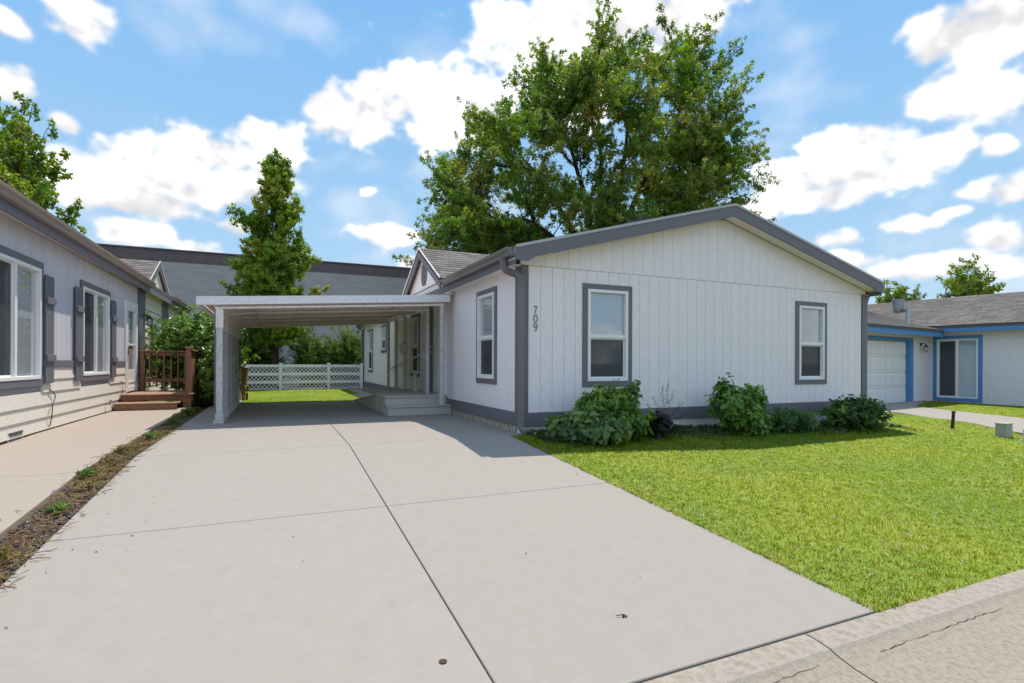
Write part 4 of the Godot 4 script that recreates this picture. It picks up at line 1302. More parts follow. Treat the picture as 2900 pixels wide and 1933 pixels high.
# ---------------------------------------------------------------- the white and blue neighbour, in its own turned frame
func build_right_house() -> void:
	var H := thing("blue_trim_house", "white stucco house with bright blue trim, garage door and sliding glass door", "house", V(20.72, -0.2, 10.82))
	H.rotation_degrees.y = 8.0
	org[H] = Vector3.ZERO
	# local frame: origin at the inside corner, x along the garage wall, depth away from the street
	var G := Wall.new(V(-8.0, 0, 0), Vector3.RIGHT, Vector3.BACK)
	var gd := [8.0 - 4.6, 8.0 - 1.62, 0.0, 2.0]
	sheath(H, "wall", G, 0.0, 8.0, -0.2, 2.45, [gd], -0.15, 0.0, M.stucco)
	# garage door of sections and raised panels, set back in a blue frame
	var dm := MB.new()
	for k in 4: dm.cbox(G.p(gd[0] + 0.02, 0.01 + k * 0.495, -0.16), G.p(gd[1] - 0.02, 0.5 + k * 0.495, -0.12), 0.006)
	var door := part(H, "garage_door", dm, M.white_vinyl)
	for k in 4:
		for j in 6:
			var a: float = gd[0] + 0.08 + j * 0.485
			wbx(door, "panel", G, a, a + 0.42, 0.09 + k * 0.495, 0.42 + k * 0.495, -0.122, -0.1, M.white_vinyl, 0.012)
	wbx(H, "door_frame", G, gd[1], gd[1] + 0.2, 0.0, 2.12, -0.15, 0.02, M.blue)
	wbx(H, "door_frame", G, gd[1] - 0.03, gd[1] - 0.001, 0.0, 2.0, -0.15, 0.015, M.blue)
	wbx(H, "door_frame", G, gd[0] - 0.12, gd[0], 0.0, 2.12, -0.02, 0.02, M.blue)
	wbx(H, "door_frame", G, gd[0], gd[1], 2.0, 2.12, -0.02, 0.02, M.blue)
	# wing that comes towards the street
	var S := Wall.new(V(0, 0, 0), Vector3.BACK, Vector3.LEFT)
	sheath(H, "wall", S, 0.0, 6.0, -0.3, 2.6, [[0.15, 1.3, 0.1, 2.13]], -0.15, 0.0, M.stucco)
	slider(H, S, 0.06, 1.39, 0.02, 2.22, 0.11, M.blue, M.blind_teal, M.blind_teal)
	bxx(H, "wall", V(0.15, -0.3, -6.0), V(7.0, 2.6, -5.85), M.stucco, 0.0)
	bxx(H, "wall", V(6.9, -0.3, -5.84), V(7.0, 2.6, 8.0), M.stucco, 0.0)
	bxx(H, "wall", V(-8.0, -0.3, 7.9), V(6.9, 2.6, 8.0), M.stucco, 0.0)
	bxx(H, "wall", V(-8.0, -0.3, 0.16), V(-7.9, 2.5, 7.9), M.stucco, 0.0)
	bxx(H, "floor", V(0.16, -0.1, -5.84), V(6.9, 0.0, 7.9), M.inside, 0.0)
	# fascias
	bxx(H, "fascia", V(-8.4, 2.17, -0.47), V(-0.3, 2.38, -0.44), M.blue)
	bxx(H, "fascia", V(-0.44, 2.32, -6.4), V(-0.41, 2.53, 0.0), M.blue)
	bxx(H, "soffit", V(-8.4, 2.36, -0.44), V(-0.3, 2.375, 0.0), M.stucco, 0.0)
	bxx(H, "soffit", V(-0.41, 2.50, -6.4), V(0.0, 2.515, 0.0), M.stucco, 0.0)
	# roof slopes of overlapping shingles
	var wing := MB.new()
	var pitch := 0.335
	wing.prism([V(-0.45, 2.54, -6.5), V(3.5, 2.54 + 3.95 * pitch, -6.5), V(3.5, 2.44 + 3.95 * pitch, -6.5), V(-0.45, 2.46, -6.5)], V(0, 0, 14.6))
	wing.prism([V(7.45, 2.54, -6.5), V(3.5, 2.54 + 3.95 * pitch, -6.5), V(3.5, 2.44 + 3.95 * pitch, -6.5), V(7.45, 2.46, -6.5)], V(0, 0, 14.6))
	part(H, "roof_deck", wing, M.shingles[1])
	var gar := MB.new()
	gar.prism([V(-8.4, 2.39, -0.5), V(-8.4, 2.39 + 4.0 * 0.30, 3.5), V(-8.4, 2.31 + 4.0 * 0.30, 3.5), V(-8.4, 2.33, -0.5)], Vector3(11.0, 0, 0))
	gar.prism([V(-8.4, 2.39, 7.5), V(-8.4, 2.39 + 4.0 * 0.30, 3.5), V(-8.4, 2.31 + 4.0 * 0.30, 3.5), V(-8.4, 2.33, 7.5)], Vector3(11.0, 0, 0))
	part(H, "roof_deck", gar, M.shingles[1])
	for ti in 4:
		var tabs := MB.new()
		var r2 := RandomNumberGenerator.new()
		r2.seed = 31
		for k in 30:
			var u := 3.95 * k / 30.0
			var d := -6.5 + (k % 3) * 0.1
			while d < 8.0:
				var pick := r2.randi() % 4
				var wv := r2.randf_range(0.22, 0.34)
				if pick == ti:
					var x := -0.46 + u
					var y := 2.545 + u * pitch
					tabs.prism([V(x, y + 0.016, d), V(x + 0.17, y + 0.17 * pitch + 0.004, d), V(x + 0.17, y + 0.17 * pitch, d), V(x, y + 0.001, d)], V(0, 0, wv - 0.008))
				d += wv
			var x2 := -8.4 + (k % 3) * 0.1
			while x2 < 0.3 + u * 0.9:
				var pick := r2.randi() % 4
				var wv := r2.randf_range(0.22, 0.34)
				if pick == ti:
					var dd := -0.51 + u
					var y := 2.395 + u * 0.30
					tabs.prism([V(x2, y + 0.016, dd), V(x2, y + 0.17 * 0.30 + 0.004, dd + 0.17), V(x2, y + 0.17 * 0.30, dd + 0.17), V(x2, y + 0.001, dd)], Vector3(wv - 0.008, 0, 0))
				x2 += wv
		part(H, "shingles", tabs, M.shingles[ti]).set_meta("kind", "stuff")
	# roof pipe and ventilator drum
	var mb := MB.new()
	mb.tube([V(-1.15, 2.5, 0.25), V(-1.15, 2.62, 0.25), V(-1.14, 2.66, 0.25), V(-1.06, 3.2, 0.25)], [0.16, 0.13, 0.07, 0.07], 14)
	part(H, "vent_pipe", mb, M.steel)
	mb = MB.new()
	mb.tube([V(2.0, 3.25, 1.8), V(2.0, 3.42, 1.8), V(2.0, 3.43, 1.8), V(2.0, 3.76, 1.8), V(2.0, 3.78, 1.8), V(2.0, 3.82, 1.8)], [0.13, 0.13, 0.18, 0.21, 0.23, 0.2], 18)
	part(H, "roof_ventilator", mb, M.steel_dull)
	# flood light, lantern, cellar glow none
	mb = MB.new()
	mb.tube([V(-2.86, 2.24, -0.02), V(-2.86, 2.24, -0.05), V(-2.86, 2.22, -0.09), V(-2.86, 2.19, -0.14), V(-2.86, 2.18, -0.16)], [0.05, 0.045, 0.07, 0.09, 0.06], 12)
	part(H, "flood_light", mb, M.white_vinyl)
	var tf := H.transform
	var L := Wall.new(tf * V(-0.83, 1.78, 0.0), Vector3.RIGHT, Vector3.BACK)
	lantern("dark bronze lantern on white stucco between garage door and glass door", L, 0.0, 0.1, 0.16, M.bronze)

# ---------------------------------------------------------------- warehouse, fences, houses across the street
func build_background() -> void:
	var D := 34.0
	var B := thing("warehouse", "long grey masonry warehouse wall with a darker band along its top", "building", V(-2, 0, 40))
	var mb := MB.new()
	mb.box(V(-45, -0.6, D), V(18, 6.55, D + 20))
	part(B, "wall", mb, M.block_wall)
	# block courses as shallow shadow joints
	mb = MB.new()
	for k in 32:
		mb.box(V(-45, 0.0 + k * 0.203, D - 0.012), V(18, 0.192 + k * 0.203, D - 0.001))
	part(B, "block_courses", mb, M.block_wall).set_meta("kind", "stuff")
	bxx(B, "parapet", V(-45.05, 6.55, D - 0.06), V(18.05, 7.13, D + 20), M.parapet, 0.0)
	bxx(B, "coping", V(-45.1, 7.13, D - 0.12), V(18.1, 7.2, D + 20.05), M.parapet, 0.0)
	# vinyl fence with lattice
	var FD := 22.05
	var Fn := thing("lattice_fence", "white vinyl fence with three bands of lattice behind the back lawn", "fence", V(0.3, 0, FD))
	var xs := [-3.3, -1.55, 0.2, 1.94, 3.2]
	for x in xs: 
		var p := bxx(Fn, "post", V(x - 0.055, 0.0, FD - 0.05), V(x + 0.055, 1.0, FD + 0.05), M.white_vinyl)
		bxx(p, "post_cap", V(x - 0.065, 1.0, FD - 0.06), V(x + 0.065, 1.03, FD + 0.06), M.white_vinyl, 0.01)
	for i in xs.size() - 1:
		var a: float = xs[i] + 0.056
		var b: float = xs[i + 1] - 0.056
		for y in [[0.86, 0.965], [0.545, 0.65], [0.24, 0.345], [0.02, 0.05]]:
			bxx(Fn, "rail", V(a, y[0], FD - 0.03), V(b, y[1], FD - 0.012), M.white_vinyl)
		for dirn in [1.0, -1.0]:
			var c: float = a - 0.9 if dirn > 0 else a
			while c < (b if dirn > 0 else b + 0.9):
				# a slat through (c, 0.03) rising at 45 degrees, clipped to the bay
				var y0 := 0.03
				var y1 := 0.9
				var xa := c
				var xb: float = c + dirn * (y1 - y0)
				if dirn > 0:
					if xa < a: y0 += a - xa; xa = a
					if xb > b: y1 -= xb - b; xb = b
				else:
					if xa > b: y0 += xa - b; xa = b
					if xb < a: y1 -= a - xb; xb = a
				if y1 - y0 > 0.08:
					var hw := 0.018
					var dz := FD + (0.0 if dirn > 0 else 0.007)
					var sm := MB.new()
					sm.prism([V(xa - hw, y0, dz), V(xa + hw, y0, dz), V(xb + hw, y1, dz), V(xb - hw, y1, dz)], V(0, 0, 0.006))
					part(Fn, "lattice_slat", sm, M.white_vinyl)
				c += 0.145
	# brown boards behind it
	var Bf := thing("board_fence", "low brown board fence in the shade behind the white lattice fence", "fence", V(0, 0, 24.5))
	for k in 44:
		var x := -4.0 + k * 0.2
		if x > -0.15 and x < 1.0: continue
		var hgt := (1.42 if x < 0 else 1.2) + 0.03 * sin(k * 5.0)
		bxx(Bf, "plank", V(x, 0, 24.5), V(x + 0.19, hgt, 24.53), M.board_fence)
	for y in [0.35, 0.95]:
		bxx(Bf, "rail", V(-4.0, y, 24.535), V(-0.2, y + 0.09, 24.58), M.board_fence)
		bxx(Bf, "rail", V(1.0, y, 24.535), V(4.8, y + 0.09, 24.58), M.board_fence)
	# house across the street, seen only in the window panes
	var A := thing("opposite_house", "tan house with a brown gable roof across the street", "house", V(9, -0.4, -18))
	bxx(A, "wall", V(1.5, -0.4, -14), V(17, 2.3, -22), M.skirt_clean, 0.0)
	var rm := MB.new()
	rm.prism([V(1.0, 2.3, -13.5), V(1.0, 4.1, -18), V(1.0, 2.3, -22.5)], Vector3(16.5, 0, 0))
	part(A, "roof", rm, M.shingles[2])
	for x in [3.5, 7.0, 13.0]:
		var wn := bxx(A, "window", V(x, 0.6, -13.96), V(x + 1.3, 1.9, -13.99), M.white_vinyl)
		bxx(wn, "pane", V(x + 0.06, 0.66, -13.94), V(x + 1.24, 1.84, -13.955), M.cable, 0.0)
	bxx(A, "door", V(10.2, -0.1, -13.95), V(11.1, 1.95, -13.99), M.redwood[0])

# ---------------------------------------------------------------- smaller things
func build_things() -> void:
	# wheeled bin behind the carport wall
	var T := thing("wheeled_bin", "terracotta brown wheeled bin with its lid shut behind the carport post", "bin", V(-0.95, 0, 16.3))
	var frus := func(mb: MB, cx: float, cd: float, hw0: float, hd0: float, y0: float, hw1: float, hd1: float, y1: float) -> void:
		var a := []
		var b := []
		for q in [[-1, -1], [1, -1], [1, 1], [-1, 1]]:
			a.append(V(cx + q[0] * hw0, y0, cd + q[1] * hd0))
			b.append(V(cx + q[0] * hw1, y1, cd + q[1] * hd1))
		for i in 4:
			var j := (i + 1) % 4
			mb.quad(a[i], a[j], b[j], b[i], (a[i] + a[j]) * 0.5 - V(cx, y0, cd))
		mb.quad(b[0], b[1], b[2], b[3], Vector3.UP)
		mb.quad(a[0], a[1], a[2], a[3], Vector3.DOWN)
	var mb := MB.new()
	frus.call(mb, -0.95, 16.3, 0.20, 0.23, 0.03, 0.27, 0.30, 0.86)
	part(T, "body", mb, M.bin)
	mb = MB.new()
	frus.call(mb, -0.95, 16.3, 0.30, 0.33, 0.861, 0.31, 0.34, 0.90)
	part(T, "rim", mb, M.bin)
	mb = MB.new()
	frus.call(mb, -0.95, 16.3, 0.315, 0.345, 0.902, 0.24, 0.27, 0.955)
	part(T, "lid", mb, M.gutter)
	mb = MB.new()
	mb.tube([V(-1.2, 0.84, 16.66), V(-0.7, 0.84, 16.66)], [0.016, 0.016], 8)
	part(T, "handle", mb, M.bin)
	for x in [-1.19, -0.71]:
		mb = MB.new()
		mb.tube([V(x - 0.025, 0.1, 16.55), V(x + 0.025, 0.1, 16.55)], [0.1, 0.1], 16)
		part(T, "wheel", mb, M.cable)
	bxx(T, "sticker", V(-0.80, 0.55, 16.045), V(-0.72, 0.64, 16.06), M.white_vinyl, 0.0)
	# stake and service boxes in the lawn
	var y0 := lawn_y(12.2, 6.0)
	mb = MB.new()
	mb.tube([V(12.24, y0 - 0.05, 6.02), V(12.29, y0 + 0.33, 6.02), V(12.291, y0 + 0.34, 6.02)], [0.028, 0.028, 0.024], 10)
	var st := thing("pipe_stake", "rusty dark pipe leaning out of the lawn beside the neighbours' drive", "stake", V(12.25, y0, 6.02))
	part(st, "pipe", mb, M.rust)
	mb = MB.new()
	mb.tube([V(12.291, y0 + 0.335, 6.02), V(12.294, y0 + 0.362, 6.02)], [0.037, 0.037], 10)
	part(st, "pipe_cap", mb, M.rust)
	for q in [[12.35, 5.25, 0.105, 0.265, "small pale green utility box on the lawn next to the leaning pipe"], [12.05, 4.72, 0.11, 0.25, "brownish utility box at the lawn's edge past the pale green one"]]:
		var yy := lawn_y(q[0], q[1])
		var U := thing("utility_box", q[4], "utility box", V(q[0], yy, q[1]))
		var um: Material = M.box_green if q[3] > 0.26 else M.skirt_clean
		mb = MB.new()
		frus.call(mb, q[0], q[1], q[2] * 1.05, q[2] * 0.85, yy - 0.05, q[2] * 0.97, q[2] * 0.8, yy + q[3] - 0.04)
		part(U, "body", mb, um)
		bxx(U, "lid", V(q[0] - q[2] * 1.03, yy + q[3] - 0.038, q[1] - q[2] * 0.87), V(q[0] + q[2] * 1.03, yy + q[3], q[1] + q[2] * 0.87), um, 0.01)
		bxx(U, "rib", V(q[0] - 0.02, yy, q[1] - q[2] * 0.87), V(q[0] + 0.02, yy + q[3] - 0.05, q[1] - q[2] * 0.8), um)
	# round clean-out cap let into the drive
	mb = MB.new()
	var cy := drive_y(2.32)
	mb.tube([V(0.70, cy - 0.02, 2.32), V(0.70, cy + 0.004, 2.32)], [0.019, 0.019], 16)
	tag(part(self, "survey_marker", mb, M.rust), "small round rusty disc set flush in the driveway by its centre joint", "marker")
	# stones at the foot of the downspout
	var sid := 0
	for q in [[3.5, 6.62, 0.06], [3.66, 6.55, 0.07], [3.42, 6.8, 0.05], [3.82, 6.5, 0.045]]:
		sid += 1
		mb = MB.new()
		blob(mb, V(q[0], lawn_y(q[0], q[1]) + q[2] * 0.35, q[1]), Vector3(q[2], q[2] * 0.65, q[2] * 0.8), sid)
		tag(part(self, "stone", mb, M.stone), "pale fist-sized stone on the ground by the downspout outlet", "stone", "stones by the downspout")
	# dry leaf crumbs and seed on the slabs
	var xf := []
	var cl := []
	var lm := MB.new()
	lm.colored = true
	lm.col = Color(1, 1, 1)
	leaf(lm, Vector3(-0.5, 0.05, 0), Vector3.RIGHT, Vector3.UP, 1.0, 0.55)
	var r := RandomNumberGenerator.new()
	r.seed = 5
	for k in 90:
		var d := r.randf_range(2.0, 12.5)
		var left := r.randf() < 0.55
		var x := r.randf_range(-1.38, 3.05)
		var y := drive_y(d) + 0.004
		if left: x = -1.39 + absf(r.randfn(0.0, 0.35))
		if r.randf() < 0.3:
			x = r.randf_range(-3.0, -1.75)
			y += 0.025
		if x < -1.39 and x > -1.75: continue
		if x > 3.0: continue
		var sc := r.randf_range(0.008, 0.024)
		xf.append(Transform3D(Basis.from_euler(Vector3(r.randfn(0, 0.3), r.randf() * TAU, r.randfn(0, 0.3))).scaled(Vector3.ONE * sc), V(x, y, d)))
		var b := r.randf_range(0.5, 1.4)
		cl.append(Color(0.09 * b, 0.065 * b, 0.04 * b))
	var mm := multi(self, "leaf_litter", lm.mesh(Vector3.ZERO), xf, cl, M.scrap)
	tag(mm, "dry leaf crumbs scattered over the concrete drive and walk", "litter", "", "stuff")
	# twig on the drive
	mb = MB.new()
	var ty := drive_y(2.35)
	mb.tube([V(1.665, ty + 0.008, 2.355), V(1.685, ty + 0.01, 2.35), V(1.7, ty + 0.012, 2.345)], [0.002, 0.0025, 0.002], 6)
	blob(mb, V(1.705, ty + 0.008, 2.34), Vector3(0.009, 0.008, 0.008), 4)
	blob(mb, V(1.718, ty + 0.005, 2.333), Vector3(0.006, 0.005, 0.005), 5)
	tag(part(self, "twig", mb, M.bark_dark), "short dark twig with a seed head lying on the driveway", "twig")

func blob(mb: MB, c: Vector3, rad: Vector3, seed_: int) -> void:
	var r := RandomNumberGenerator.new()
	r.seed = seed_
	var ph := r.randf() * TAU
	var P := func(i: int, j: int) -> Vector3:
		var a := PI * i / 5.0
		var b := TAU * (j % 8) / 8.0
		var k := 1.0 + 0.16 * sin(b * 2.0 + ph + a * 3.0) + 0.1 * cos(b * 3.0 + ph * 2.0)
		return c + Vector3(sin(a) * cos(b) * rad.x, cos(a) * rad.y, sin(a) * sin(b) * rad.z) * k
	for i in 5:
		for j in 8:
			var p: Vector3 = P.call(i, j)
			var q: Vector3 = P.call(i, j + 1)
			var s: Vector3 = P.call(i + 1, j + 1)
			var t: Vector3 = P.call(i + 1, j)
			mb.tri(p, s, t, (p - c).normalized(), (s - c).normalized(), (t - c).normalized())
			mb.tri(p, q, s, (p - c).normalized(), (q - c).normalized(), (s - c).normalized())

# ---------------------------------------------------------------- foliage
func leaf(mb: MB, at: Vector3, dir: Vector3, up: Vector3, len_: float, wid: float) -> void:
	dir = dir.normalized()
	var side := dir.cross(up).normalized()
	if side.length() < 0.5: side = Vector3.RIGHT
	var nrm := side.cross(dir).normalized()
	var m1 := at + dir * len_ * 0.42 - nrm * len_ * 0.05
	var tip := at + dir * len_ - nrm * len_ * 0.16
	var l := at + dir * len_ * 0.36 + side * wid * 0.5 + nrm * wid * 0.1
	var r := at + dir * len_ * 0.36 - side * wid * 0.5 + nrm * wid * 0.1
	mb.ftri(at, l, m1, nrm)
	mb.ftri(at, m1, r, nrm)
	mb.ftri(m1, l, tip, nrm)
	mb.ftri(m1, tip, r, nrm)

func leaf2(mb: MB, at: Vector3, dir: Vector3, up: Vector3, len_: float, wid: float) -> void:
	dir = dir.normalized()
	var side := dir.cross(up).normalized()
	var nrm := side.cross(dir).normalized()
	var tip := at + dir * len_ - nrm * len_ * 0.12
	var mid := at + dir * len_ * 0.4 + nrm * wid * 0.12
	mb.ftri(at, mid + side * wid * 0.5, tip, nrm)
	mb.ftri(at, tip, mid - side * wid * 0.5, nrm)

func cluster_mesh(n: int, twig: float, len_: float, wid: float, droop: float, seed_: int, simple := false) -> ArrayMesh:
	var r := RandomNumberGenerator.new()
	r.seed = seed_
	var mb := MB.new()
	mb.colored = true
	for k in n:
		var t := (k + 0.5) / n
		var at := Vector3(0, twig * t, 0) + Vector3(r.randfn(0, 0.08), r.randfn(0, 0.05), r.randfn(0, 0.08)) * twig
		var a := k * 2.4 + r.randf() * 0.8
		var e := r.randf_range(-0.3, 0.9) - droop
		var dir := Vector3(cos(a) * cos(e), sin(e), sin(a) * cos(e))
		var up := (Vector3.UP + Vector3(r.randfn(0, 0.5), 0, r.randfn(0, 0.5))).normalized()
		var b := r.randf_range(0.75, 1.25)
		mb.col = Color(b, b, b)
		var s := r.randf_range(0.7, 1.2)
		if simple: leaf2(mb, at, dir, up, len_ * s, wid * s)
		else: leaf(mb, at, dir, up, len_ * s, wid * s)
	return mb.mesh(Vector3.ZERO)

func multi(parent: Node3D, called: String, mesh: Mesh, xf: Array, cl: Array, m: Material) -> MultiMeshInstance3D:
	var mm := MultiMesh.new()
	mm.transform_format = MultiMesh.TRANSFORM_3D
	mm.use_colors = true
	mm.mesh = mesh
	mm.instance_count = xf.size()
	var off: Vector3 = org.get(parent, Vector3.ZERO)
	for i in xf.size():
		var t: Transform3D = xf[i]
		t.origin -= off
		mm.set_instance_transform(i, t)
		mm.set_instance_color(i, cl[i])
	var o := MultiMeshInstance3D.new()
	o.multimesh = mm
	o.material_override = m
	o.name = called if parent != self else numbered(called)
	parent.add_child(o, true)
	org[o] = off
	return o

# many clusters joined into one mesh
func baked(parent: Node3D, called: String, mesh: ArrayMesh, xf: Array, cl: Array, m: Material) -> MeshInstance3D:
	var arr := mesh.surface_get_arrays(0)
	var sv: PackedVector3Array = arr[Mesh.ARRAY_VERTEX]
	var sn: PackedVector3Array = arr[Mesh.ARRAY_NORMAL]
	var sc: PackedColorArray = arr[Mesh.ARRAY_COLOR]
	var v := PackedVector3Array()
	var n := PackedVector3Array()
	var c := PackedColorArray()
	var off: Vector3 = org.get(parent, Vector3.ZERO)
	for i in xf.size():
		var t: Transform3D = xf[i]
		t.origin -= off
		v.append_array(t * sv)
		n.append_array(Transform3D(t.basis.orthonormalized(), Vector3.ZERO) * sn)
		var k: Color = cl[i]
		for q in sc: c.append(k * q)
	var out := []
	out.resize(Mesh.ARRAY_MAX)
	out[Mesh.ARRAY_VERTEX] = v
	out[Mesh.ARRAY_NORMAL] = n
	out[Mesh.ARRAY_COLOR] = c
	var am := ArrayMesh.new()
	am.add_surface_from_arrays(Mesh.PRIMITIVE_TRIANGLES, out)
	var o := MeshInstance3D.new()
	o.mesh = am
	o.material_override = m
	o.name = called
	parent.add_child(o, true)
	org[o] = off
	return o

# a point seen at a pixel of the 2352 pixel wide photograph, at a known distance ahead of the camera
func px(x: float, y: float, b: float) -> Vector3:
	var th := deg_to_rad(24.1)
	var u := (x - 1176.0 + 0.0035 * (y - 835.0)) / 1217.0
	var v := (835.0 + 0.0035 * (x - 1176.0) - y) / 1217.0
	return V(b * (sin(th) + u * cos(th)), 1.03 + v * b, b * (cos(th) - u * sin(th)))

var hue := FastNoiseLite.new()

func tint(p: Vector3, cols: Array, r: RandomNumberGenerator) -> Color:
	var n: float = clamp(hue.get_noise_3d(p.x, p.y, p.z) * 0.9 + 0.5 + r.randfn(0, 0.16), 0.0, 0.999)
	var k := n * (cols.size() - 1)
	var c: Color = (cols[int(k)] as Color).lerp(cols[min(int(k) + 1, cols.size() - 1)], k - int(k))
	var b := r.randf_range(0.85, 1.15)
	return Color(c.r * b, c.g * b, c.b * b)

# limbs: arrays [height on the trunk, tip]
func tree(called: String, label: String, group: String, base: Vector3, trunk_h: float, trunk_r: float, limbs: Array, o: Dictionary) -> Node3D:
	var r := RandomNumberGenerator.new()
	r.seed = o.seed
	var T := thing(called, label, "tree", base, group)
	var tb := MB.new()
	var pts := []
	var rad := []
	for k in 9:
		var t := k / 8.0
		pts.append(base + Vector3(r.randfn(0, 0.04) * (1 if k > 0 else 0), trunk_h * t, r.randfn(0, 0.04) * (1 if k > 0 else 0)))
		rad.append(lerp(trunk_r, trunk_r * o.get("taper", 0.6), t) * (1.35 if k == 0 else 1.0))
	tb.tube(pts, rad, 10)
	part(T, "trunk", tb, o.bark)
	var wb := MB.new()
	var xf := []
	var cl := []
	var prim := []
	for pt in o.get("primaries", []):
		var e: Vector3 = pt
		var st: Vector3 = pts[8]
		var mid := st.lerp(e, 0.5) + Vector3(0, 0.14 * st.distance_to(e), 0)
		var pp := []
		var pr := []
		for k in 10:
			var t := k / 9.0
			pp.append(st.lerp(mid, t).lerp(mid.lerp(e, t), t) + Vector3(r.randfn(0, 0.06), r.randfn(0, 0.04), r.randfn(0, 0.06)))
			pr.append(lerp(trunk_r * 0.52, 0.035, t))
		wb.tube(pp, pr, 7, false)
		prim.append(pp)
	for lb in limbs:
		var h: float = lb[0]
		var kk: float = clamp(h / trunk_h * 8.0, 0.0, 7.99)
		var p0: Vector3 = pts[int(kk)].lerp(pts[int(kk) + 1], kk - int(kk))
		var p2: Vector3 = lb[1]
		if prim.size() > 0:
			var best := 1e9
			for pp in prim:
				for k in range(2, 10):
					var cand: Vector3 = pp[k]
					if cand.y > p2.y - 0.3: continue
					var dd: float = cand.distance_to(p2) + r.randf() * 1.6
					if dd < best:
						best = dd
						p0 = cand
		var L := p0.distance_to(p2)
		var p1 := p0.lerp(p2, 0.45)
		p1.y += L * float(o.get("arch", 0.1))
		p1 += Vector3(r.randfn(0, 0.06), 0, r.randfn(0, 0.06)) * L
		var lp := []
		var lr := []
		var r0: float = clamp(L * 0.013, 0.015, trunk_r * 0.5)
		for k in 8:
			var t := k / 7.0
			lp.append(p0.lerp(p1, t).lerp(p1.lerp(p2, t), t) + Vector3(r.randfn(0, 0.015), r.randfn(0, 0.015), r.randfn(0, 0.015)) * L * t)
			lr.append(lerp(r0, 0.008, t))
		wb.tube(lp, lr, 5, false)
		var nsub: int = int(max(3.0, L * float(o.sub)))
		for j in nsub:
			var t: float = lerp(float(o.get("bare", 0.3)), 1.0, (j + r.randf()) / nsub)
			var kf := t * 6.99
			var at: Vector3 = lp[int(kf)].lerp(lp[int(kf) + 1], kf - int(kf))
			var tan_: Vector3 = (lp[int(kf) + 1] - lp[int(kf)]).normalized()
			var rnd := Vector3(r.randfn(0, 1), r.randfn(0, 0.7) + 0.25, r.randfn(0, 1)).normalized()
			var sd := (tan_ * float(o.get("along", 0.8)) + rnd).normalized()
			var sl: float = float(o.sub_len) * r.randf_range(0.45, 1.1) * lerp(1.15, 0.6, t)
			if t > 0.97: sd = (tan_ + rnd * 0.25).normalized()
			var send := at + sd * sl
			send.y -= sl * float(o.get("sag", 0.0))
			wb.tube([at, at.lerp(send, 0.5) + Vector3(0, 0.05 * sl, 0), send], [0.012, 0.008, 0.004], 3, false)
			var nc: int = int(max(2.0, sl / float(o.step)))
			for q in nc:
				var u: float = lerp(0.15, 1.0, (q + r.randf()) / nc)
				var cp := at.lerp(send, u) + Vector3(r.randfn(0, 1), r.randfn(0, 1), r.randfn(0, 1)) * float(o.get("jit", 0.08))
				var ax := (sd + Vector3(r.randfn(0, 0.5), r.randfn(0, 0.5), r.randfn(0, 0.5))).normalized()
				var bs := Basis(Quaternion(Vector3.UP, ax)) * Basis(Vector3.UP, r.randf() * TAU)
				var sc := r.randf_range(0.75, 1.25)
				xf.append(Transform3D(bs.scaled(Vector3.ONE * sc), cp))
				cl.append(tint(cp, o.cols, r))
	part(T, "branches", wb, o.bark)
	baked(T, "crown", o.mesh, xf, cl, M.leaf)
	print(called, " clusters ", xf.size())
	return T

# lobes: arrays [centre, radii]
func shrub(called: String, label: String, category: String, base: Vector3, lobes: Array, o: Dictionary, group := "") -> Node3D:
	var r := RandomNumberGenerator.new()
	r.seed = o.seed
	var T := thing(called, label, category, base, group)
	var wb := MB.new()
	var xf := []
	var cl := []
	for lb in lobes:
		var c: Vector3 = lb[0]
		var R: Vector3 = lb[1]
		var n: int = int(float(o.count) * (R.x * R.y + R.y * R.z + R.x * R.z))
		for k in n:
			var d := Vector3(r.randfn(0, 1), r.randfn(0, 1), r.randfn(0, 1)).normalized()
			if d.y < -0.3 and r.randf() < 0.5: d.y = -d.y
			var q := pow(r.randf(), 0.5) * (1.0 + 0.3 * hue.get_noise_3d(d.x * 9.0 + c.x * 7.0, d.y * 9.0, d.z * 9.0) * 3.0)
			var p := c + d * R * q
			if p.y < base.y + 0.03: continue
			var ax := (d + Vector3(0, float(o.get("lift", 0.6)), 0) + Vector3(r.randfn(0, 0.35), r.randfn(0, 0.35), r.randfn(0, 0.35))).normalized()
			var bs := Basis(Quaternion(Vector3.UP, ax)) * Basis(Vector3.UP, r.randf() * TAU)
			xf.append(Transform3D(bs.scaled(Vector3.ONE * r.randf_range(0.65, 1.25)), p))
			cl.append(tint(p * 3.0, o.cols, r))
		for k in int(o.get("stems", 7)):
			var d := Vector3(r.randfn(0, 0.6), r.randf_range(0.2, 0.95), r.randfn(0, 0.6))
			var e := c + d * R * 0.9
			var s := base + Vector3(r.randfn(0, 0.12) * R.x, -0.02, r.randfn(0, 0.12) * R.z)
			wb.tube([s, s.lerp(e, 0.5) + Vector3(0, 0.08 * R.y, 0), e], [float(o.get("stem_r", 0.008)), float(o.get("stem_r", 0.008)) * 0.7, 0.002], 5, false)
	part(T, "stems", wb, o.get("bark", M.bark))
	baked(T, "foliage", o.mesh, xf, cl, o.get("mat", M.leaf))
	return T

func G(r: float, g: float, b: float) -> Color: return Color(r, g, b)

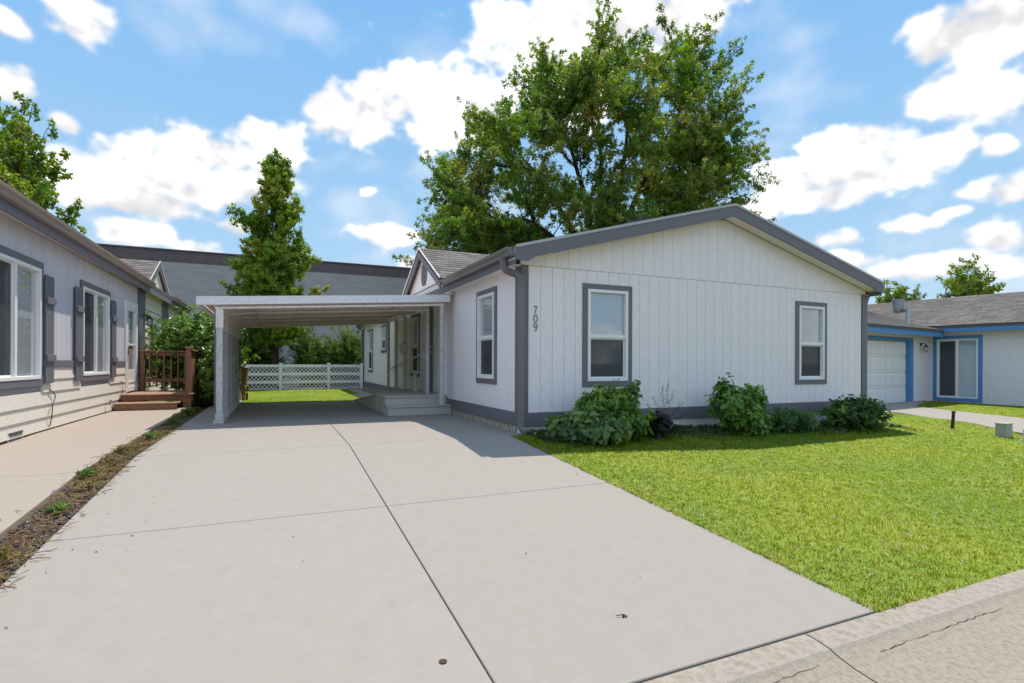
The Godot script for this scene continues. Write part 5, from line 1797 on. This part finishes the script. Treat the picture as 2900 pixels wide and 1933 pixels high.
func build_plants() -> void:
	hue.frequency = 0.5
	hue.fractal_octaves = 2
	hue.seed = 8
	var r := RandomNumberGenerator.new()
	r.seed = 77
	# --- the big tree behind the house
	var b0 := 27.0
	var tips := [[985, 540], [1000, 440], [995, 365], [1060, 335], [1090, 250], [1135, 265], [1190, 180], [1245, 110], [1265, 140], [1300, 150], [1393, 12], [1380, 60], [1425, 95], [1480, 80], [1530, 45], [1585, 75], [1632, 62], [1690, 108], [1640, 150], [1700, 180], [1680, 250], [1715, 300], [1738, 345], [1735, 400], [1690, 440], [1610, 465], [1040, 420], [1150, 330], [965, 585], [1215, 230], [1340, 130], [1450, 140], [1560, 130], [1610, 190], [1010, 500], [1070, 470], [1660, 350], [1690, 385], [1090, 560], [1760, 495], [1020, 400], [1045, 380], [1030, 470], [1120, 300], [1130, 400], [985, 500], [1000, 560], [1700, 340], [1725, 370], [1670, 420], [1160, 240], [1220, 160]]
	var limbs := []
	for t in tips:
		limbs.append([r.randf_range(2.6, 4.6), px(t[0], t[1] + 14, b0 + r.randfn(0, 1.6))])
	var poly := PackedVector2Array()
	for t in [[980, 560], [1010, 380], [1090, 290], [1190, 220], [1260, 160], [1400, 90], [1560, 90], [1680, 150], [1680, 260], [1720, 370], [1660, 470], [1600, 600], [1100, 600]]: poly.append(Vector2(t[0], t[1]))
	while limbs.size() < 215:
		var q := Vector2(r.randf_range(980, 1720), r.randf_range(100, 620))
		if Geometry2D.is_point_in_polygon(q, poly):
			limbs.append([r.randf_range(2.4, 4.8), px(q.x, q.y, b0 + r.randf_range(-5.0, 5.5))])
	var base := px(1385, 835, b0)
	base.y = -0.25
	tree("broadleaf_tree", "tall spreading green tree rising behind the white home", "", base, 5.0, 0.42, limbs, {
		"primaries": [px(1080, 480, b0 - 1.0), px(1180, 340, b0 + 1.5), px(1290, 270, b0 - 2.0), px(1370, 200, b0 + 1.0), px(1460, 230, b0 - 1.5), px(1560, 260, b0 + 2.0), px(1620, 360, b0 - 1.0), px(1400, 420, b0 - 4.0), px(1330, 440, b0 + 4.0), px(1500, 460, b0 - 3.0), px(1200, 500, b0 - 3.0)],
		"seed": 21, "bark": M.bark_dark, "sub": 5.2, "sub_len": 1.45, "step": 0.28, "arch": 0.06, "bare": 0.15, "along": 1.5, "jit": 0.12,
		"mesh": cluster_mesh(38, 0.5, 0.135, 0.07, 0.4, 3, true),
		"cols": [G(0.122, 0.222, 0.038), G(0.212, 0.333, 0.054), G(0.325, 0.427, 0.079), G(0.423, 0.396, 0.127)]})
	# --- the upright tree behind the fence
	limbs = []
	base = px(634, 835, 21.8)
	base.y = 0.0
	var prof := [[9.3, 0.15], [8.6, 0.55], [7.6, 0.9], [6.4, 1.15], [5.4, 1.35], [4.6, 1.7], [3.6, 1.75], [2.6, 1.6], [2.1, 1.2]]
	for k in 120:
		var y := r.randf_range(2.0, 9.2)
		var rad := 0.2
		for i in prof.size() - 1:
			if y <= prof[i][0] and y >= prof[i + 1][0]:
				rad = lerp(float(prof[i][1]), float(prof[i + 1][1]), (prof[i][0] - y) / (prof[i][0] - prof[i + 1][0]))
		var a := r.randf() * TAU
		rad *= r.randf_range(0.55, 1.0)
		var tip := Vector3(base.x + cos(a) * rad, y, base.z + sin(a) * rad)
		limbs.append([clamp(y - 0.35 - rad * 0.7, 1.4, 8.8), tip])
	for q in [[0.0, 9.5, 0.0], [-1.55, 7.0, 0.2], [1.45, 5.4, 0.1], [-1.75, 4.0, 0.0], [1.8, 4.1, 0.3]]:
		limbs.append([clamp(q[1] - 1.2, 1.6, 8.9), base + Vector3(q[0], q[1], q[2])])
	tree("upright_tree", "upright conical green tree behind the white lattice fence", "", base, 9.0, 0.17, limbs, {
		"seed": 33, "bark": M.bark, "taper": 0.1, "sub": 9.5, "sub_len": 0.6, "step": 0.14, "arch": 0.05, "bare": 0.35, "along": 0.6, "jit": 0.05,
		"mesh": cluster_mesh(26, 0.24, 0.105, 0.075, 0.4, 5, true),
		"cols": [G(0.162, 0.298, 0.032), G(0.268, 0.414, 0.045), G(0.411, 0.530, 0.059), G(0.554, 0.496, 0.091)]})
	# --- the maple beyond the grey neighbour
	limbs = []
	base = px(-60, 835, 19.5)
	base.y = 0.0
	for t in [[40, 262], [80, 255], [90, 300], [110, 380], [140, 375], [105, 420], [90, 440], [30, 330], [60, 350], [5, 300], [-20, 250], [-60, 220], [-120, 230], [-160, 300], [50, 410], [20, 390], [70, 330], [20, 280], [-30, 330], [-80, 320], [-100, 400], [90, 395], [125, 400], [45, 300]]:
		limbs.append([r.randf_range(3.0, 5.2), px(t[0], t[1], 19.5 + r.randfn(0, 0.9))])
		limbs.append([r.randf_range(2.6, 4.8), px(t[0] - 40, t[1] + 60, 19.5 + r.randfn(0, 1.5))])
	limbs.append([3.2, px(178, 487, 19.3)])
	limbs.append([3.2, px(150, 492, 19.5)])
	tree("maple_tree", "bright green maple rising over the grey neighbour's roof", "", base, 6.0, 0.26, limbs, {
		"seed": 44, "bark": M.bark, "sub": 3.4, "sub_len": 0.8, "step": 0.16, "arch": 0.06, "bare": 0.42, "along": 0.8, "jit": 0.07,
		"mesh": cluster_mesh(20, 0.24, 0.13, 0.1, 0.45, 9, true),
		"cols": [G(0.131, 0.242, 0.029), G(0.217, 0.336, 0.043), G(0.319, 0.403, 0.060), G(0.436, 0.403, 0.081)]})
	# --- tree tops behind the blue trimmed house
	for q in [[2062, 34.0, [[2020, 672], [2040, 655], [2062, 652], [2085, 660], [2110, 668], [2070, 675], [2030, 685], [2095, 680]], "round green tree top showing over the white house's garage roof near the roof pipe"], [2222, 33.0, [[2170, 655], [2185, 635], [2195, 612], [2215, 605], [2235, 602], [2250, 625], [2270, 640], [2285, 638], [2225, 640], [2205, 655], [2245, 655], [2260, 660]], "yellowish green tree top rising over the white house's roof ridge"]]:
		limbs = []
		base = px(q[0], 835, q[1])
		base.y = -0.3
		for t in q[2]:
			limbs.append([r.randf_range(1.8, 2.8), px(t[0], t[1], q[1] + r.randfn(0, 0.8))])
			limbs.append([r.randf_range(1.8, 2.6), px(t[0], t[1] + 22, q[1] + r.randfn(0, 1.2))])
		tree("small_tree", q[3], "trees beyond the blue trimmed house", base, 3.2, 0.16, limbs, {
			"seed": 50 + int(q[1]), "bark": M.bark, "sub": 3.0, "sub_len": 0.85, "step": 0.2, "arch": 0.05, "bare": 0.4, "jit": 0.08,
			"mesh": cluster_mesh(16, 0.24, 0.15, 0.1, 0.4, 11, true),
			"cols": [G(0.116, 0.188, 0.034), G(0.203, 0.282, 0.047), G(0.290, 0.349, 0.067)]})
	# --- evergreen shrubs behind the lattice fence
	var ever := cluster_mesh(16, 0.2, 0.09, 0.03, -0.2, 13)
	var ec := [G(0.073, 0.142, 0.021), G(0.146, 0.239, 0.036), G(0.259, 0.359, 0.052)]
	for q in [[712, 775, 0.62, "rounded evergreen shrub behind the lattice fence next to the upright tree", 61], [757, 790, 0.6, "low bushy evergreen in the middle of the hedge behind the fence", 62], [805, 762, 0.75, "tallest evergreen shrub behind the fence, close to the white home", 63], [575, 762, 0.7, "dark evergreen behind the fence next to the carport wall", 64], [618, 800, 0.5, "small dark evergreen under the upright tree", 65]]:
		var p := px(q[0], q[1], 21.9)
		p.z -= 0.4
		var h := p.y
		shrub("evergreen_shrub", q[3], "shrub", Vector3(p.x, 0, p.z), [[Vector3(p.x, h * 0.55, p.z), Vector3(q[2], h * 0.5, q[2])], [Vector3(p.x + 0.1, h * 0.3, p.z), Vector3(q[2] * 1.15, h * 0.32, q[2])]], {"seed": q[4], "count": 420, "mesh": ever, "cols": ec, "lift": 1.0}, "evergreens behind the lattice fence")
	# --- bush around the deck
	var broad := cluster_mesh(7, 0.16, 0.12, 0.075, 0.2, 15)
	shrub("deck_bush", "leafy light green bush crowding round the wooden deck railing", "bush", V(-1.75, 0, 16.3), [
		[V(-1.95, 1.35, 16.45), Vector3(0.95, 0.85, 0.85)], [V(-1.45, 1.1, 15.9), Vector3(0.6, 0.95, 0.75)], [V(-1.3, 0.6, 15.0), Vector3(0.34, 0.62, 0.8)], [V(-2.5, 0.95, 16.3), Vector3(0.5, 0.65, 0.5)]],
		{"seed": 71, "count": 620, "mesh": broad, "cols": [G(0.112, 0.206, 0.035), G(0.193, 0.318, 0.055), G(0.283, 0.414, 0.090)], "mat": M.leaf_gloss, "stem_r": 0.012})
	# --- the bed before the gable
	var hyd := cluster_mesh(9, 0.12, 0.078, 0.048, 0.15, 17)
	var hc := [G(0.087, 0.193, 0.025), G(0.156, 0.290, 0.039), G(0.261, 0.386, 0.056)]
	var gy := func(x: float, d: float) -> float: return lawn_y(x, d)
	var g1: float = gy.call(4.5, 6.3)
	shrub("hydrangea", "tall leafy green hydrangea under the front window by the house number", "shrub", V(4.55, g1, 6.5), [
		[V(4.55, g1 + 0.31, 6.5), Vector3(0.36, 0.28, 0.28)], [V(4.42, g1 + 0.53, 6.55), Vector3(0.13, 0.14, 0.13)], [V(4.7, g1 + 0.52, 6.55), Vector3(0.13, 0.15, 0.13)], [V(4.2, g1 + 0.45, 6.55), Vector3(0.13, 0.12, 0.13)], [V(4.92, g1 + 0.58, 6.55), Vector3(0.05, 0.17, 0.05)], [V(4.6, g1 + 0.18, 6.3), Vector3(0.34, 0.18, 0.2)]],
		{"seed": 81, "count": 1150, "mesh": hyd, "cols": hc, "mat": M.leaf_gloss})
	var mal := cluster_mesh(5, 0.1, 0.1, 0.095, 0.1, 19)
	g1 = gy.call(3.7, 6.1)
	shrub("mallow", "low grey-green mallow with broad leaves sprawling at the drive's corner", "plant", V(3.85, g1, 6.2), [
		[V(3.95, g1 + 0.18, 6.25), Vector3(0.3, 0.2, 0.24)], [V(3.68, g1 + 0.16, 6.45), Vector3(0.2, 0.14, 0.18)], [V(4.2, g1 + 0.13, 6.1), Vector3(0.22, 0.14, 0.18)]],
		{"seed": 82, "count": 1000, "mesh": mal, "cols": [G(0.130, 0.241, 0.097), G(0.227, 0.338, 0.145), G(0.313, 0.419, 0.129)]})
	g1 = gy.call(5.3, 6.3)
	var dk := shrub("coral_bells", "dark purple leaved plant with thin flower spikes between the green shrubs", "plant", V(5.32, g1, 6.35), [
		[V(5.32, g1 + 0.14, 6.4), Vector3(0.2, 0.16, 0.18)]],
		{"seed": 83, "count": 700, "mesh": mal, "cols": [G(0.02, 0.022, 0.02), G(0.032, 0.026, 0.028), G(0.045, 0.04, 0.035)], "bark": M.bark_dark})
	var spk := MB.new()
	spk.colored = true
	for q in [[5.18, 0.02, 0.62], [5.34, 0.05, 0.78], [5.44, 0.1, 0.86], [5.52, 0.16, 0.72], [5.6, 0.36, 0.5], [5.1, -0.05, 0.5], [5.72, 0.3, 0.34]]:
		var s0 := V(5.32, g1 + 0.15, 6.35)
		var e0 := V(q[0] + q[1] * 0.5, g1 + q[2], 6.4 + q[1] * 0.1)
		spk.col = Color(0.05, 0.03, 0.035)
		spk.tube([s0, s0.lerp(e0, 0.5) + Vector3(0.02, 0.03, 0), e0], [0.004, 0.003, 0.002], 4, false)
		for k in 64:
			var t := r.randf_range(0.45, 1.0)
			var at := s0.lerp(e0, t) + Vector3(r.randfn(0, 1), r.randfn(0, 0.6), r.randfn(0, 1)) * 0.035 * (1.25 - t)
			spk.col = Color(0.13, 0.07, 0.09) * r.randf_range(0.5, 1.3)
			leaf(spk, at, Vector3(r.randfn(0, 1), r.randf(), r.randfn(0, 1)), Vector3.UP, 0.026, 0.016)
	part(dk, "flower_spikes", spk, M.scrap)
	g1 = gy.call(6.95, 6.3)
	shrub("hydrangea", "broad bright-leaved hydrangea standing midway between the two front windows", "shrub", V(6.95, g1, 6.35), [
		[V(6.95, g1 + 0.38, 6.45), Vector3(0.38, 0.26, 0.3)], [V(6.72, g1 + 0.7, 6.5), Vector3(0.06, 0.19, 0.06)], [V(7.3, g1 + 0.55, 6.5), Vector3(0.17, 0.13, 0.14)], [V(6.75, g1 + 0.52, 6.45), Vector3(0.17, 0.13, 0.16)], [V(7.05, g1 + 0.2, 6.4), Vector3(0.26, 0.2, 0.22)]],
		{"seed": 84, "count": 820, "mesh": cluster_mesh(7, 0.13, 0.105, 0.07, 0.2, 23), "cols": [G(0.087, 0.209, 0.025), G(0.156, 0.306, 0.039), G(0.244, 0.419, 0.056)], "mat": M.leaf_gloss})
	g1 = gy.call(8.2, 6.3)
	shrub("lungwort", "low blue-green leafy clump between the broad hydrangea and the corner shrub", "plant", V(8.2, g1, 6.4), [
		[V(8.15, g1 + 0.14, 6.45), Vector3(0.5, 0.18, 0.26)], [V(8.55, g1 + 0.12, 6.5), Vector3(0.3, 0.14, 0.22)], [V(7.8, g1 + 0.12, 6.45), Vector3(0.3, 0.14, 0.22)]],
		{"seed": 85, "count": 520, "mesh": hyd, "cols": [G(0.061, 0.153, 0.064), G(0.113, 0.241, 0.097), G(0.208, 0.322, 0.113)]})
	g1 = gy.call(9.9, 6.3)
	shrub("corner_shrub", "dark green spreading shrub at the right front corner of the white home", "shrub", V(9.95, g1, 6.35), [
		[V(9.9, g1 + 0.24, 6.4), Vector3(0.46, 0.24, 0.32)], [V(10.05, g1 + 0.36, 6.45), Vector3(0.24, 0.16, 0.22)], [V(10.4, g1 + 0.18, 6.45), Vector3(0.26, 0.16, 0.22)], [V(9.5, g1 + 0.18, 6.45), Vector3(0.22, 0.16, 0.22)]],
		{"seed": 86, "count": 820, "mesh": hyd, "cols": [G(0.052, 0.121, 0.023), G(0.095, 0.193, 0.036), G(0.174, 0.290, 0.048)], "mat": M.leaf_gloss})
	# low creeping cover in the bed
	var xf := []
	var cl := []
	for k in 5200:
		var x := r.randf_range(3.35, 11.2)
		var d := 6.98 - absf(r.randfn(0, 0.42))
		if d < 5.75: continue
		if sin(x * 2.3) * 0.3 + sin(x * 5.1 + 1.0) * 0.2 + r.randf() * 0.8 < (7.0 - d) * 0.55: continue
		var p := V(x, lawn_y(x, d) + 0.01, d)
		xf.append(Transform3D(Basis.from_euler(Vector3(r.randfn(0, 0.3), r.randf() * TAU, r.randfn(0, 0.3))).scaled(Vector3.ONE * r.randf_range(0.25, 0.5)), p))
		cl.append(tint(p * 4.0, [G(0.030, 0.077, 0.021), G(0.068, 0.126, 0.049), G(0.121, 0.182, 0.070)], r))
	tag(multi(self, "ground_cover", hyd, xf, cl, M.leaf), "low dark green creeping plants along the foot of the white gable wall", "ground cover", "", "stuff")
	# --- weedy strip between walk and drive
	var st := MB.new()
	blob(st, Vector3.ZERO, Vector3(1, 0.6, 0.85), 3)
	xf = []
	cl = []
	for k in 5200:
		var d := r.randf_range(1.9, 13.2)
		var x := r.randf_range(-1.69, -1.40)
		var s := r.randf_range(0.008, 0.02)
		xf.append(Transform3D(Basis.from_euler(Vector3(0, r.randf() * TAU, 0)).scaled(Vector3.ONE * s), V(x, drive_y(d) - 0.03 + r.randf() * 0.012, d)))
		var b := r.randf_range(0.5, 1.3)
		cl.append(Color(0.19 * b, 0.16 * b, 0.14 * b))
	tag(multi(self, "gravel", st.mesh(Vector3.ZERO), xf, cl, M.scrap), "grey brown gravel in the narrow strip between walk and drive", "gravel", "", "stuff")
	var sw := MB.new()
	sw.colored = true
	sw.tube([Vector3(-0.5, 0, 0), Vector3(0.0, 0.06, 0.05), Vector3(0.5, 0, 0)], [0.02, 0.022, 0.012], 4, false)
	xf = []
	cl = []
	for k in 2000:
		var d := pow(r.randf(), 1.4) * 8.0 + 1.9
		var x: float = clamp(-1.52 + r.randfn(0, 0.1), -1.78, -1.33)
		var s := r.randf_range(0.04, 0.14)
		xf.append(Transform3D(Basis.from_euler(Vector3(r.randfn(0, 0.25), r.randf() * TAU, r.randfn(0, 0.25))).scaled(Vector3.ONE * s), V(x, drive_y(d) - 0.01 + absf(r.randfn(0, 0.022)), d)))
		var b := r.randf_range(0.4, 1.2)
		cl.append(Color(0.30 * b, 0.18 * b, 0.085 * b))
	tag(multi(self, "dry_straw", sw.mesh(Vector3.ZERO), xf, cl, M.scrap), "brown dead stalks lying along the weedy strip beside the drive", "straw", "", "stuff")
	var dead := cluster_mesh(8, 0.03, 0.03, 0.014, 0.3, 37)
	xf = []
	cl = []
	for k in 4200:
		var d := r.randf_range(1.9, 12.8)
		if sin(d * 2.1) + sin(d * 0.9 + 1.0) * 0.8 + r.randf() * 1.6 < 0.3: continue
		var p := V(clamp(-1.545 + r.randfn(0, 0.075), -1.69, -1.4), drive_y(d) - 0.022 + r.randf() * 0.012, d)
		xf.append(Transform3D(Basis.from_euler(Vector3(r.randfn(0, 0.4), r.randf() * TAU, r.randfn(0, 0.4))).scaled(Vector3.ONE * r.randf_range(0.5, 1.1)), p))
		cl.append(tint(p * 2.0, [G(0.09, 0.11, 0.03), G(0.17, 0.14, 0.045), G(0.24, 0.17, 0.06), G(0.3, 0.24, 0.08)], r))
	tag(multi(self, "dry_ground_cover", dead, xf, cl, M.scrap), "matted brown and olive weeds filling the strip between walk and drive", "ground cover", "", "stuff")
	var wd := cluster_mesh(9, 0.03, 0.036, 0.017, 0.2, 29)
	var wid := 0
	for q in [[-1.55, 2.9, 0.16], [-1.6, 3.45, 0.2], [-1.58, 4.25, 0.14], [-1.52, 5.15, 0.13], [-1.6, 6.2, 0.16], [-1.58, 7.3, 0.13], [-1.5, 8.4, 0.15], [-1.55, 10.4, 0.17], [-1.6, 11.2, 0.2], [-1.52, 11.9, 0.24], [-1.62, 12.4, 0.2], [-1.5, 12.8, 0.18]]:
		wid += 1
		var yy := drive_y(q[1]) - 0.02
		var p := V(q[0], yy, q[1])
		var cols: Array = [G(0.1, 0.19, 0.035), G(0.16, 0.26, 0.045), G(0.24, 0.3, 0.06)] if wid % 3 else [G(0.18, 0.14, 0.03), G(0.25, 0.2, 0.04), G(0.28, 0.28, 0.06)]
		shrub("weed", "small leafy weed growing in the strip between walk and drive", "weed", p, [[p + Vector3(0, q[2] * 0.35, 0), Vector3(q[2] * 0.4, q[2] * 0.17, q[2] * 0.75)]], {"seed": 100 + wid, "count": 2300, "mesh": wd, "cols": cols, "stems": 4, "stem_r": 0.003}, "weeds in the strip by the drive")

# ---------------------------------------------------------------- lawns
func build_lawns() -> void:
	# neighbours' drive first
	var mb := MB.new()
	var dl := [[20.3, 10.75], [17.0, 9.3], [16.2, 6.6], [15.3, 1.9], [12.0, 1.9], [13.25, 5.35], [14.5, 8.3], [13.8, 9.9]]
	var pts := []
	for q in dl: pts.append(V(q[0], lawn_y(q[0], q[1]) + 0.03, q[1]))
	var fl := PackedVector2Array()
	for q in dl: fl.append(Vector2(q[0], q[1]))
	var idx := Geometry2D.triangulate_polygon(fl)
	for i in range(0, idx.size(), 3):
		mb.ftri(pts[idx[i]], pts[idx[i + 1]], pts[idx[i + 2]], Vector3.UP)
	for i in pts.size():
		var a: Vector3 = pts[i]
		var b: Vector3 = pts[(i + 1) % pts.size()]
		mb.quad(a, b, b - Vector3(0, 0.2, 0), a - Vector3(0, 0.2, 0), (a + b) * 0.5 - V(15, 0, 6))
	struct("neighbor_drive", mb, M.concrete)
	mb = MB.new()
	sheet(mb, 3.1, 32.0, 1.876, 7.14, 0.6, func(x, d): return lawn_y(x, d) - 0.012)
	sheet(mb, 11.2, 32.0, 7.14, 26.0, 1.0, func(x, d): return lawn_y(x, d) - 0.012)
	struct("lawn", mb, M.lawn)
	mb = MB.new()
	sheet(mb, -12.0, 3.3, 15.02, 34.0, 1.5, func(_x, _d): return -0.012)
	sheet(mb, -12.0, -3.05, 1.88, 15.02, 1.5, func(_x, d): return drive_y(d) - 0.02)
	sheet(mb, 3.3, 11.2, 22.2, 34.0, 2.0, func(_x, _d): return -0.02)
	struct("back_lawn", mb, M.lawn)
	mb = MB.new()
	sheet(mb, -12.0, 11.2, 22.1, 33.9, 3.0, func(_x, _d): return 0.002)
	struct("shade_sheet", mb, M.shade_ground)  # dark sheet behind the lattice, hedge and tree shade put into its colour
	var r := RandomNumberGenerator.new()
	r.seed = 91
	var tuft := MB.new()
	tuft.colored = true
	for k in 8:
		var a := r.randf() * TAU
		var o := Vector3(r.randfn(0, 0.016), 0, r.randfn(0, 0.016))
		var ln := r.randf_range(0.018, 0.036)
		var dir := Vector3(cos(a) * r.randf_range(0.2, 0.9), 1, sin(a) * r.randf_range(0.2, 0.9)).normalized()
		var sd := Vector3(-sin(a), 0, cos(a)) * 0.0021
		var mid := o + dir * ln * 0.6
		var tip := mid + (dir + Vector3(cos(a), -0.3, sin(a)) * 0.6).normalized() * ln * 0.45
		var b := r.randf_range(0.7, 1.25)
		tuft.col = Color(b, b, b * 0.9)
		var gn := (Vector3.UP * 1.6 + Vector3(cos(a), 0, sin(a)) * 0.5).normalized()
		tuft.tri(o - sd, o + sd, mid + sd * 0.8, gn, gn, gn)
		tuft.tri(o - sd, mid + sd * 0.8, mid - sd * 0.8, gn, gn, gn)
		tuft.tri(mid - sd * 0.8, mid + sd * 0.8, tip, gn, gn, gn)
	var tm := tuft.mesh(Vector3.ZERO)
	var hn := FastNoiseLite.new()
	hn.frequency = 0.45
	hn.fractal_octaves = 4
	hn.seed = 6
	var poly := fl
	var areas := [
		["front_grass", "sunlit mown green lawn grass between the drive and the neighbours' drive", [[3.1, 7.0, 1.88, 3.6, 3600], [3.1, 9.0, 3.6, 5.4, 2500], [3.12, 11.2, 5.4, 6.9, 1500], [7.0, 12.0, 1.88, 3.6, 700], [9.0, 13.0, 3.6, 5.4, 800], [11.2, 14.6, 5.4, 9.5, 650], [14.5, 20.5, 3.0, 10.6, 420]], 1.0],
		["back_grass", "mown green grass of the back lawn behind the carport", [[-1.4, 2.6, 15.06, 21.95, 650], [-3.2, -1.4, 15.9, 21.95, 250]], 1.1]]
	for ar in areas:
		var xf := []
		var cl := []
		for q in ar[2]:
			var n := int((q[1] - q[0]) * (q[3] - q[2]) * q[4])
			var base_s: float = sqrt(2200.0 / q[4]) * 0.7 + 0.3
			for k in n:
				var x := r.randf_range(q[0], q[1])
				var d := r.randf_range(q[2], q[3])
				if q[0] < 3.2 and q[0] > 3.0 and r.randf() < 0.012: x = 3.1 + absf(r.randfn(0, 0.02)) - 0.012
				if x > 12.0 and Geometry2D.is_point_in_polygon(Vector2(x, d), poly): continue
				if d > 15.0 and x > 2.33 and d < 18.4: continue
				var edge := 1.0
				if d < 7.0:
					edge = 0.8 + 0.2 * clamp((x - 3.1) * 4.0, 0.0, 1.0)
				var p := V(x, lawn_y(x, d) - 0.014 if x > 3.05 else -0.014, d)
				var nn := hn.get_noise_2d(x, d)
				var s := base_s * r.randf_range(0.7, 1.2) * edge * float(ar[3])
				xf.append(Transform3D(Basis.from_euler(Vector3(r.randfn(0, 0.12), r.randf() * TAU, r.randfn(0, 0.12))).scaled(Vector3(s, min(s, 1.25) * (1.0 + 0.25 * nn), s)), p))
				var t: float = clamp(0.45 + nn * 0.8 + r.randfn(0, 0.22), 0.0, 1.0)
				var c := Color(0.22, 0.38, 0.012).lerp(Color(0.38, 0.46, 0.02), t)
				if r.randf() < 0.05 + 0.22 * clamp(hn.get_noise_2d(x * 2.0 + 40.0, d * 2.0), 0.0, 1.0): c = Color(0.42, 0.36, 0.16)
				cl.append(c)
		tag(multi(self, ar[0], tm, xf, cl, M.grass), ar[1], "grass", "", "stuff")
		print(ar[0], " ", xf.size())
	# clover heads and petals in the front lawn
	var xf2 := []
	var cl2 := []
	var fm := MB.new()
	blob(fm, Vector3.ZERO, Vector3(1, 0.8, 1), 2)
	for k in 170:
		var x := r.randf_range(3.3, 9.0)
		var d := r.randf_range(1.95, 5.3)
		xf2.append(Transform3D(Basis().scaled(Vector3.ONE * r.randf_range(0.004, 0.009)), V(x, lawn_y(x, d) + 0.03, d)))
		cl2.append(Color(0.62, 0.58, 0.5))
	tag(multi(self, "clover_heads", fm.mesh(Vector3.ZERO), xf2, cl2, M.scrap), "tiny whitish clover heads dotted through the front lawn", "clover", "", "stuff")
